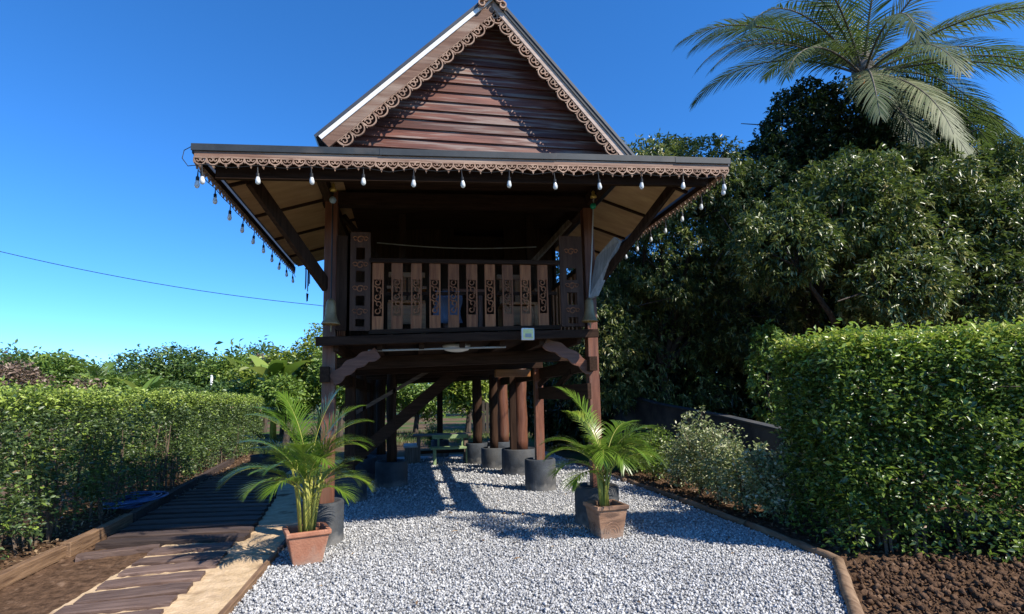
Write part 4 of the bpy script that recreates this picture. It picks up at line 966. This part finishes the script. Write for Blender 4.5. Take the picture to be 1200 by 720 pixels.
def litter(name, x0, x1, y0, y1, n, label):
    C = np.stack([rng.uniform(x0, x1, n), rng.uniform(y0, y1, n), rng.uniform(.0, .035, n)], 1); D = rng.normal(size=(n, 3)); D[:, 2] *= .25
    o = leaves(name, C, D, rng.uniform(.04, .09, n), rng.uniform(.02, .04, n), M['litter'], nrm=np.tile([0, 0, 1.], (n, 1))+rng.normal(size=(n, 3))*.3)
    tag(o, label, kind='stuff')
litter('leaf_litter', -5.9, -4.45, -2.5, 11, 3200, 'dry fallen leaves under the left hedge')
litter('leaf_litter', 3.5, 5.0, -2.4, 4, 900, 'dry fallen leaves under the shrubs on the right')

litter('fallen_leaves', -1.9, 3.2, -3.6, 5.0, 130, 'a few dry leaves scattered on the gravel')
# variegated shrubs
def shrub(x, y, h, r, n, mat, label, group=None, name='variegated_shrub', L0=.05, W0=.03):
    T = thing(name, (x, y, 0), label, 'shrub', group)
    ns = 7; tips = []; mb = MB()
    for k in range(ns):
        a = rng.uniform(0, 6.28); rr_ = r*rng.uniform(.15, .8); hh = h*rng.uniform(.6, 1.0) if k else h
        p1 = (x+rr_*math.cos(a)*.3, y+rr_*math.sin(a)*.3, hh*.4); p2 = (x+rr_*math.cos(a), y+rr_*math.sin(a), hh)
        mb.tube([(x+rng.normal()*.03, y+rng.normal()*.03, -.03), p1, p2], [.014, .010, .004], 5, cap=False); tips.append((np.array(p1), np.array(p2)))
    mb.build('stems', M['twig'], T)
    idx = rng.integers(ns, size=n); t = rng.random(n)*1.35-.35; A = np.array([q[0] for q in tips])[idx]; B_ = np.array([q[1] for q in tips])[idx]
    P = A + (B_-A)*t[:, None] + rng.normal(size=(n, 3))*np.array([r*.24, r*.24, .05])*(1.25-np.abs(t[:, None])*.85); P[:, 2] = np.maximum(P[:, 2], .04+.05*rng.random(n))
    C, D, L, W, nr, tint = sprig_leaves(P, unit(P-np.array([x, y, h*.4])), 4, L0, W0, L0*.7)
    leaves('foliage', C, D, L, W, mat, T, tint, nrm=nr, droop=.1)
VL = [('tallest variegated shrub with a pointed leader', 3.95, 1.35, 1.22, .32), ('cream variegated shrub right of the tallest leader', 3.92, .72, .98, .36), ('pale variegated shrub with three upright tips near the hedge', 3.82, -.02, 1.02, .40),
      ('variegated shrub touching the left corner of the tall hedge', 3.86, -.62, .88, .34), ('shaded variegated shrub beyond the tallest leader', 3.95, 2.1, .86, .33), ('dim shaded shrub beside the far edging log', 3.98, 3.0, .85, .36), ('farthest dim shrub of the right border', 4.0, 4.0, .8, .38)]
for k, (lb, x, y, h_, r_) in enumerate(VL): shrub(x, y, h_*1.1, r_*1.45, 850, M['varieg'] if k < 5 else M['hedgeR'], lb, 'shrubs along the right edging')

# broadleaf trees with drooping leaf whorls
def whorl_tree(name, x, y, trunk_h, blobs, n, mat, label, L0=.135, W0=.042, per=8, trunk_r=.16, group='dark trees behind the house', cat='tree', limbs=True, seed=0.0, hangv=-.35, gap=-.16):
    T = thing(name, (x, y, 0), label, cat, group)
    vols = np.array([b_[3]*b_[4]*b_[5] for b_ in blobs])**(2/3); cnt = (vols/vols.sum()*n).astype(int); PP = []; NN = []
    for b_, c in zip(blobs, cnt):
        ctr = np.array(b_[:3]); ax = np.array(b_[3:6]); u = unit(rng.normal(size=(c, 3)))
        rad = 1 - np.abs(rng.normal(size=c))*.17; P = ctr + u*ax*rad[:, None]
        sc = 1 + lump(P, 1.5, seed)*.24 + lump(P, 3.4, seed+3)*.18; P = ctr + (P-ctr)*sc[:, None]
        PP.append(P); NN.append(unit(u/ax))
    P = np.concatenate(PP); Nn = np.concatenate(NN)
    keep = (lump(P, 2.0, seed+5) > gap) | (rng.random(len(P)) < .15); keep &= P[:, 2] > .05; P, Nn = P[keep], Nn[keep]
    m_ = len(P); ax_ = unit(Nn + np.array([0, 0, .35]) + rng.normal(size=(m_, 3))*.45)
    C = np.repeat(P, per, 0) + rng.normal(size=(m_*per, 3))*L0*.22
    rad_ = unit(rng.normal(size=(m_*per, 3))); D = unit(np.repeat(ax_, per, 0)*.55 + rad_*.8 + np.array([0, 0, hangv]))
    nr = np.repeat(unit(Nn*.4 + np.array([0, 0, 1.])), per, 0) + rng.normal(size=(m_*per, 3))*.6
    tint = np.clip(np.repeat(rng.random(m_)**1.3*.85 + lump(P, .8, seed+6)*.22, per) + rng.normal(size=m_*per)*.12, 0, 1)
    leaves('crown', C, D, L0*rng.uniform(.65, 1.25, m_*per), W0*rng.uniform(.75, 1.2, m_*per), mat, T, tint, nrm=nr, droop=.18)
    if limbs:
        mb = MB(); mb.tube([(x, y, -.1), (x+.05, y+.03, trunk_h*.5), (x-.02, y, trunk_h)], [trunk_r*1.25, trunk_r, trunk_r*.8], 10, cap=False)
        for b_ in blobs:
            c = Vector(b_[:3]); s_ = Vector((x, y, trunk_h*rng.uniform(.75, 1.0))); m2 = s_.lerp(c, .5) + Vector((rng.normal()*.15, rng.normal()*.15, .1))
            mb.tube([s_, m2, c], [trunk_r*.6, trunk_r*.4, trunk_r*.15], 7, cap=False)
            for q in range(5):
                e_ = c + Vector((rng.normal()*b_[3]*.6, rng.normal()*b_[4]*.6, rng.normal()*b_[5]*.5)); mb.tube([c.lerp(m2, .3), c.lerp(e_, .55)+Vector((0, 0, .06)), e_], [trunk_r*.2, trunk_r*.12, .01], 5, cap=False)
        mb.build('trunk', M['bark'], T, smooth=True)
    return T
whorl_tree('broadleaf_tree', 6.6, 8.0, 2.6, [(5.2, 5.5, 6.7, 1.7, 1.5, 1.35), (6.7, 5.5, 6.8, 1.3, 1.3, 1.25), (7.9, 5.3, 6.2, 1.4, 1.3, 1.35), (5.8, 5.9, 5.2, 1.7, 1.3, 1.3), (4.2, 7.2, 3.6, 1.6, 1.6, 2.4), (6.5, 7.6, 3.5, 2.2, 1.4, 2.8), (8.4, 6.4, 4.0, 1.8, 1.5, 2.0)],
           16500, M['mango'], 'dark evergreen tree right behind the house eave', seed=1.0)
whorl_tree('broadleaf_tree', 9.4, 3.9, 2.0, [(6.9, 2.9, 4.6, 1.1, 1.1, .95), (8.2, 2.7, 5.4, 1.25, 1.2, 1.0), (9.6, 2.9, 4.6, 1.3, 1.2, 1.1), (10.4, 3.2, 6.0, 1.3, 1.3, 1.0), (11.8, 2.7, 4.9, 1.5, 1.3, 1.2), (13.0, 3.2, 6.0, 1.3, 1.3, 1.15),
           (8.9, 2.4, 3.6, 1.2, 1.0, .75), (11.0, 2.4, 3.6, 1.5, 1.1, .85), (13.2, 2.6, 4.0, 1.6, 1.3, 1.1), (9.2, 3.6, 6.2, 1.0, 1.0, .8)],
           21000, M['mango'], 'broad glossy leaved tree above the tall right hedge', seed=4.0)
whorl_tree('broadleaf_tree', 14.2, 3.8, 2.0, [(14.6, 3.8, 6.3, 1.4, 1.4, 1.4), (14.8, 3.0, 4.0, 1.9, 1.5, 1.5), (16.2, 3.8, 4.6, 1.8, 1.6, 2.2)], 8000, M['mango'], 'glossy leaved tree at the right edge beyond the hedge', seed=7.0)
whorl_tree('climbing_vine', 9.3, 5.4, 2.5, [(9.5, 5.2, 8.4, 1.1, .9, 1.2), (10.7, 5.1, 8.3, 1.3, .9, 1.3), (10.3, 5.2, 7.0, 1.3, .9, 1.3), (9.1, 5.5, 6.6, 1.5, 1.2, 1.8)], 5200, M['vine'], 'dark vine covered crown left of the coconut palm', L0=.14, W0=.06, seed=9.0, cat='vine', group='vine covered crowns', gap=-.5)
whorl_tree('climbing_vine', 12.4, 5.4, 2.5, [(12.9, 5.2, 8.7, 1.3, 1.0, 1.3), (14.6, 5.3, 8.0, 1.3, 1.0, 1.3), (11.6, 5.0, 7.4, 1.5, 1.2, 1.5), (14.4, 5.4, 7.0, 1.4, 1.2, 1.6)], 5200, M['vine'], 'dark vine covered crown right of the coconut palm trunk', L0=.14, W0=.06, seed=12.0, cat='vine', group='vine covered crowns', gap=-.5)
# hanging greenery in the gap under the canopy
whorl_tree('climbing_vine', 6.35, 2.9, 1.6, [(6.4, 2.9, 1.9, .42, .35, 1.15)], 420, M['far1'], 'pale green vine hanging in the dark gap left of the hedge', L0=.10, W0=.05, seed=15.0, cat='vine', group='vine covered crowns', trunk_r=.05)
# dense understorey closing the dark gap at the back
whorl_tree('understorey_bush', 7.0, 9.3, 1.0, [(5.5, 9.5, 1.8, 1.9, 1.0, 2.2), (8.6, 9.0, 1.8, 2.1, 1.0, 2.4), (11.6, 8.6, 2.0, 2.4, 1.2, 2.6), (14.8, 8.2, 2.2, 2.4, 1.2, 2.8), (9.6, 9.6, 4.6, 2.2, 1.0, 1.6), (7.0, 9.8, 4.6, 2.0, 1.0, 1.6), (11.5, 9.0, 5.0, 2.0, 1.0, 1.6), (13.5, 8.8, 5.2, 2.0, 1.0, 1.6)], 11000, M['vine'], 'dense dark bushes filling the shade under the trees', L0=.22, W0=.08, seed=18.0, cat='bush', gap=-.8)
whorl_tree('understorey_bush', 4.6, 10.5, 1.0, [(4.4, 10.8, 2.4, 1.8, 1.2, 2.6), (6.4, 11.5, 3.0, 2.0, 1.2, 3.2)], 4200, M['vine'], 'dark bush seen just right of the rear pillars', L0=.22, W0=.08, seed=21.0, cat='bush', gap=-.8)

# coconut palm
CP = thing('coconut_palm', (11.25, 5.2, 0), 'tall coconut palm rising above the trees on the right', 'palm tree')
cx_, cy_, cz_ = 11.0, 4.6, 9.75
MB().tube([(11.5, 5.4, -.1), (11.45, 5.3, 3), (11.3, 5.0, 6.5), (cx_, cy_, cz_)], [.24, .17, .15, .17], 12).build('trunk', M['palmtrunk'], CP, smooth=True)
CF = [(268, -55, 4.0, .4), (255, -30, 4.2, .8), (240, 15, 4.4, 1.7), (310, -5, 4.6, 1.2), (200, 30, 5.2, 1.6), (30, 30, 5.0, 1.5), (180, 28, 5.2, 1.5), (160, 52, 5.0, 1.7), (205, 8, 4.6, 1.3), (228, -18, 4.6, .9), (262, -40, 4.4, .55), (300, 20, 4.8, 1.6), (338, 38, 5.4, 1.5), (5, 18, 5.2, 1.5), (20, 45, 5.2, 1.5), (45, 62, 4.8, 1.4), (90, 60, 4.8, 1.4), (120, 70, 4.8, 1.2), (140, 40, 4.8, 1.6),
      (320, -25, 4.2, .9), (350, -12, 4.4, 1.2), (75, 78, 4.6, .9), (245, 66, 4.6, 1.6), (195, 60, 4.8, 1.6), (285, 55, 4.6, 1.9), (188, 18, 5.2, 1.25), (172, 40, 5.4, 1.45), (352, 28, 5.6, 1.35), (328, 8, 5.0, 1.3), (252, -5, 4.2, 1.2), (215, 35, 4.8, 1.7)]
for (az, el, L_, dr) in CF:
    add_frond(CP, M['coco'], M['stem'] if False else M['coco'] if False else M['palmtrunk'], .035, (cx_, cy_, cz_), R(az), R(el), L_, dr, 70, .92, .038, vang=.05, start=.12, segs=3, hang=.6)
for k in range(7):
    a = k*.9; q = (cx_+.32*math.cos(a), cy_+.32*math.sin(a), cz_-.28-.1*(k % 2))
    MB().lathe([(.02, .16), (.09, .12), (.125, 0), (.10, -.10), (.02, -.15)], q, 12).build('coconut', M['greenpaint'] if k % 2 else M['orange'], CP, smooth=True)
# husk sheath
MB().lathe([(.17, -.5), (.24, -.2), (.28, .1), (.20, .5), (.05, .8)], (cx_, cy_, cz_), 12).build('crown_shaft', M['dryfrond'] if False else M['palmtrunk'], CP, smooth=True)

# ------------------------------------------------------------------ far left tree line
def far_tree(x, y, h, r, mat, label, n=1100, L0=.34, name='far_tree', cat='tree', low=.25, seed=0.0):
    T = thing(name, (x, y, 0), label, cat, 'far trees and bushes beyond the left hedge')
    nb = 5; PP = []; NN = []
    for k in range(nb):
        a = rng.uniform(0, 6.28); rr_ = r*rng.uniform(.15, .6); ctr = np.array([x+rr_*math.cos(a), y+rr_*math.sin(a), h*rng.uniform(low+.2, .8)]); ax = np.array([r*.62, r*.62, h*.24])
        if k == 0: ctr = np.array([x, y, h*.74]); 
        u = unit(rng.normal(size=(n//nb, 3))); P = ctr + u*ax*(1-np.abs(rng.normal(size=(n//nb, 1)))*.22); P += unit(P-ctr)*lump(P, 1.6, seed)[:, None]*r*.10
        PP.append(P); NN.append(u)
    P = np.concatenate(PP); Nn = np.concatenate(NN); C, D, L, W, nr, tint = sprig_leaves(P, Nn, 4, L0, L0*.45, L0*.6)
    leaves('crown', C, D, L, W, mat, T, tint, nrm=nr, droop=.15)
    mb = MB(); mb.tube([(x, y, -.1), (x+.1, y, h*.35), (x, y, h*.7)], [.14, .11, .05], 7, cap=False)
    for k in range(4):
        a = rng.uniform(0, 6.28); mb.tube([(x+.05, y, h*.35), (x+r*.5*math.cos(a), y+r*.5*math.sin(a), h*.7)], [.06, .02], 5, cap=False)
    mb.build('trunk', M['bark'], T)
FT = [(-23.5, 24, 3.9, 1.9, 'far2', 'dark rounded tree at the far left edge'), (-20.3, 25, 4.3, 2.0, 'far2', 'second far tree from the left edge'), (-17.6, 24, 4.2, 1.9, 'far1', 'bright green far tree left of the wispy palm'),
      (-15.0, 26, 4.7, 2.2, 'far2', 'tall dark far tree behind the wispy palm'), (-12.8, 27, 4.8, 2.2, 'far2', 'dark far tree behind the left banana plant'), (-10.6, 25, 4.2, 1.8, 'far1', 'far tree behind the thin white pole'),
      (-8.9, 23, 3.5, 1.6, 'far3', 'yellow green far bush between pole and right banana plant'), (-6.6, 21, 4.2, 1.7, 'far3', 'far green tree below the right banana plant'), (-4.6, 19, 5.1, 1.6, 'far3', 'sunlit far tree against the sky beside the left house post'),
      (-3.5, 17, 4.0, 1.5, 'far1', 'dark bush directly left of the front post'), (-13.2, 20, 2.9, 1.5, 'far1', 'low bush right behind the middle of the left hedge'), (-8.0, 17.5, 2.6, 1.3, 'far2', 'low dark bush between white pole and house'),
      (-5.4, 16.0, 2.5, 1.2, 'far1', 'low bush at the far end of the left hedge'), (-10.6, 19, 2.6, 1.4, 'far2', 'low dark bush in front of the white pole'), (-17, 19, 2.7, 1.5, 'far1', 'low bush behind the near part of the left hedge')]
for k, (x, y, h_, r_, mt, lb) in enumerate(FT): far_tree(x, y, h_, r_, M[mt], lb, seed=k*1.3, n=2000 if h_ > 3 else 1500, L0=.215 if y > 19 else .17)
far_tree(-16.6, 18.5, 3.5, 1.7, M['dry'], 'dry brown bush near the left edge above the hedge', 1300, .17, 'dry_bush', 'bush', seed=40)
far_tree(-13.8, 19.2, 2.7, 1.3, M['dry'], 'small dry brown bush left of the wispy palm', 600, .20, 'dry_bush', 'bush', seed=44)
far_tree(-8.6, 26, 4.3, 1.4, M['dry'], 'brown topped far bush right of the white pole', 600, .24, 'dry_bush', 'bush', seed=47)
# banana plants
def banana(x, y, h, n, label, seed):
    T = thing('banana_plant', (x, y, 0), label, 'banana plant', 'banana plants beyond the left hedge'); random.seed(seed)
    MB().tube([(x, y, 0), (x, y, h*.55)], [.14, .09], 9).build('stem', M['stem'], T, smooth=True)
    for k in range(n):
        az = k*2.4+random.uniform(-.3, .3); el = R(random.uniform(45, 86)); L_ = h*random.uniform(.45, .62); wd = .22*h/2.6; p_ = Vector((x, y, h*.52)); V = []; F = []; e_ = el; ns = 12
        hd = Vector((math.cos(az), math.sin(az), 0)); sd_ = Vector((-math.sin(az), math.cos(az), 0)); dr = random.uniform(.5, 1.8)
        for j in range(ns+1):
            t = j/ns; d = hd*math.cos(e_)+Vector((0, 0, math.sin(e_))); u_ = sd_.cross(d)
            w_ = wd*(.10 if t < .15 else math.sin(math.pi*min(1, (t-.12)/.88)**.7)**.6+.02)
            V += [tuple(p_ - sd_*w_ + abs(1)*Vector((0, 0, .25*w_))), tuple(p_), tuple(p_ + sd_*w_ + Vector((0, 0, .25*w_)))]
            p_ = p_ + d*(L_/ns); e_ -= dr/ns
        for j in range(ns): F += [(3*j, 3*j+1, 3*j+4, 3*j+3), (3*j+1, 3*j+2, 3*j+5, 3*j+4)]
        np_mesh('leaf', np.array(V), np.array(F), M['banana'], np.full(len(V), random.random()), T)
banana(-10.6, 16.2, 2.9, 9, 'banana plant with pale leaves near the middle of the left hedge', 2)
banana(-6.2, 17.5, 4.1, 11, 'tall banana plant rising against the sky left of the house', 5)
banana(-9.4, 24.5, 4.1, 9, 'banana plant right of the thin white pole', 8)
WP = thing('wispy_palm', (-14.3, 21, 0), 'wispy green palm among the far left trees', 'palm tree')
MB().tube([(-14.3, 21, -.1), (-14.3, 21, 2.0)], [.14, .10], 8).build('trunk', M['palmtrunk'], WP)
for k in range(12): add_frond(WP, M['far1'], M['palmtrunk'], .02, (-14.3, 21, 2.0), k*2.4, R(40+(k*37 % 45)), 2.1, 1.3, 26, .5, .05, segs=2, hang=.5)
# distant wood: reads as one mass
n = 12000; xs = rng.uniform(-75, 18, n); C = np.stack([xs, rng.uniform(44, 52, n), rng.random(n)**.6*(5.4+1.0*np.sin(xs*.31)+.7*np.sin(xs*.83+1))], 1)
C2, D, L, W, nr, tint = sprig_leaves(C, np.tile([0, -1., .4], (n, 1)), 4, .40, .22, .3)
tag(leaves('distant_wood', C2, D, L, W, M['far2'], None, tint, nrm=nr), 'distant wood along the horizon on the left', kind='stuff')
n = 8000; xs = rng.uniform(6, 40, n); C = np.stack([xs, rng.uniform(20, 26, n), rng.random(n)**.8*(7.0+.8*np.sin(xs*.41))], 1)
C2, D, L, W, nr, tint = sprig_leaves(C, np.tile([0, -1., .4], (n, 1)), 4, .5, .3, .3)
tag(leaves('distant_wood', C2, D, L, W, M['far2'], None, tint, nrm=nr), 'distant wood behind the trees on the right', kind='stuff')
# garden behind the house
far_tree(1.75, 16.5, 3.0, 1.25, M['far3'], 'small sunlit tree seen under the house', 1500, .20, 'garden_tree', 'tree', low=.35, seed=60)
far_tree(-.4, 19.5, 2.4, 1.3, M['far1'], 'green shrub seen under the house left of the small tree', 1000, .20, 'garden_shrub', 'shrub', seed=63)
far_tree(-2.2, 20.5, 3.2, 1.6, M['far1'], 'leafy tree seen between the left posts', 1300, .22, 'garden_tree', 'tree', seed=66)
far_tree(3.9, 21.5, 3.6, 1.7, M['far2'], 'dark tree behind the slat fence', 1200, .24, 'garden_tree', 'tree', seed=69)
shrub(.1, 11.6, .75, .3, 160, M['far2'], 'small sapling on the bare soil behind the table', None, 'sapling', .09, .05)
n = 9000; C = np.stack([rng.uniform(-9, 6, n), rng.uniform(13.5, 22, n), np.full(n, -.06)], 1); D = rng.normal(size=(n, 3))*.35; D[:, 2] = 1
tag(leaves('grass', C, D, rng.uniform(.08, .2, n), np.full(n, .02), M['grass']), 'rough grass in the garden behind the house', kind='stuff')
# soil clods and pebbles lying on the tilled bed
Va, Ta = stones(6500, 1.6, 7.0, -4.6, -2.3, .004, .012); Vb, Tb = stones(1500, 1.6, 7.0, -4.6, -2.3, .012, .030); VS, TS = np.concatenate([Va, Vb]), np.concatenate([Ta, Tb])
ok = np.repeat(VS.reshape(-1, 8, 3)[:, 0, 0] > 3.44 - np.maximum(0, -2.22-VS.reshape(-1, 8, 3)[:, 0, 1])*0.74, 8); VS, TS = VS[ok], TS[ok]
VS[:, 2] += .016
i = np.arange(len(VS)//8)[:, None]*8
F = np.concatenate([i+np.array([q]) for q in [(0, 1, 3, 2), (4, 6, 7, 5), (0, 4, 5, 1), (2, 3, 7, 6), (0, 2, 6, 4), (1, 5, 7, 3)]], 0)
tag(np_mesh('soil_clods', VS, F, M['soil']), 'loose clods of earth on the tilled soil', kind='stuff')
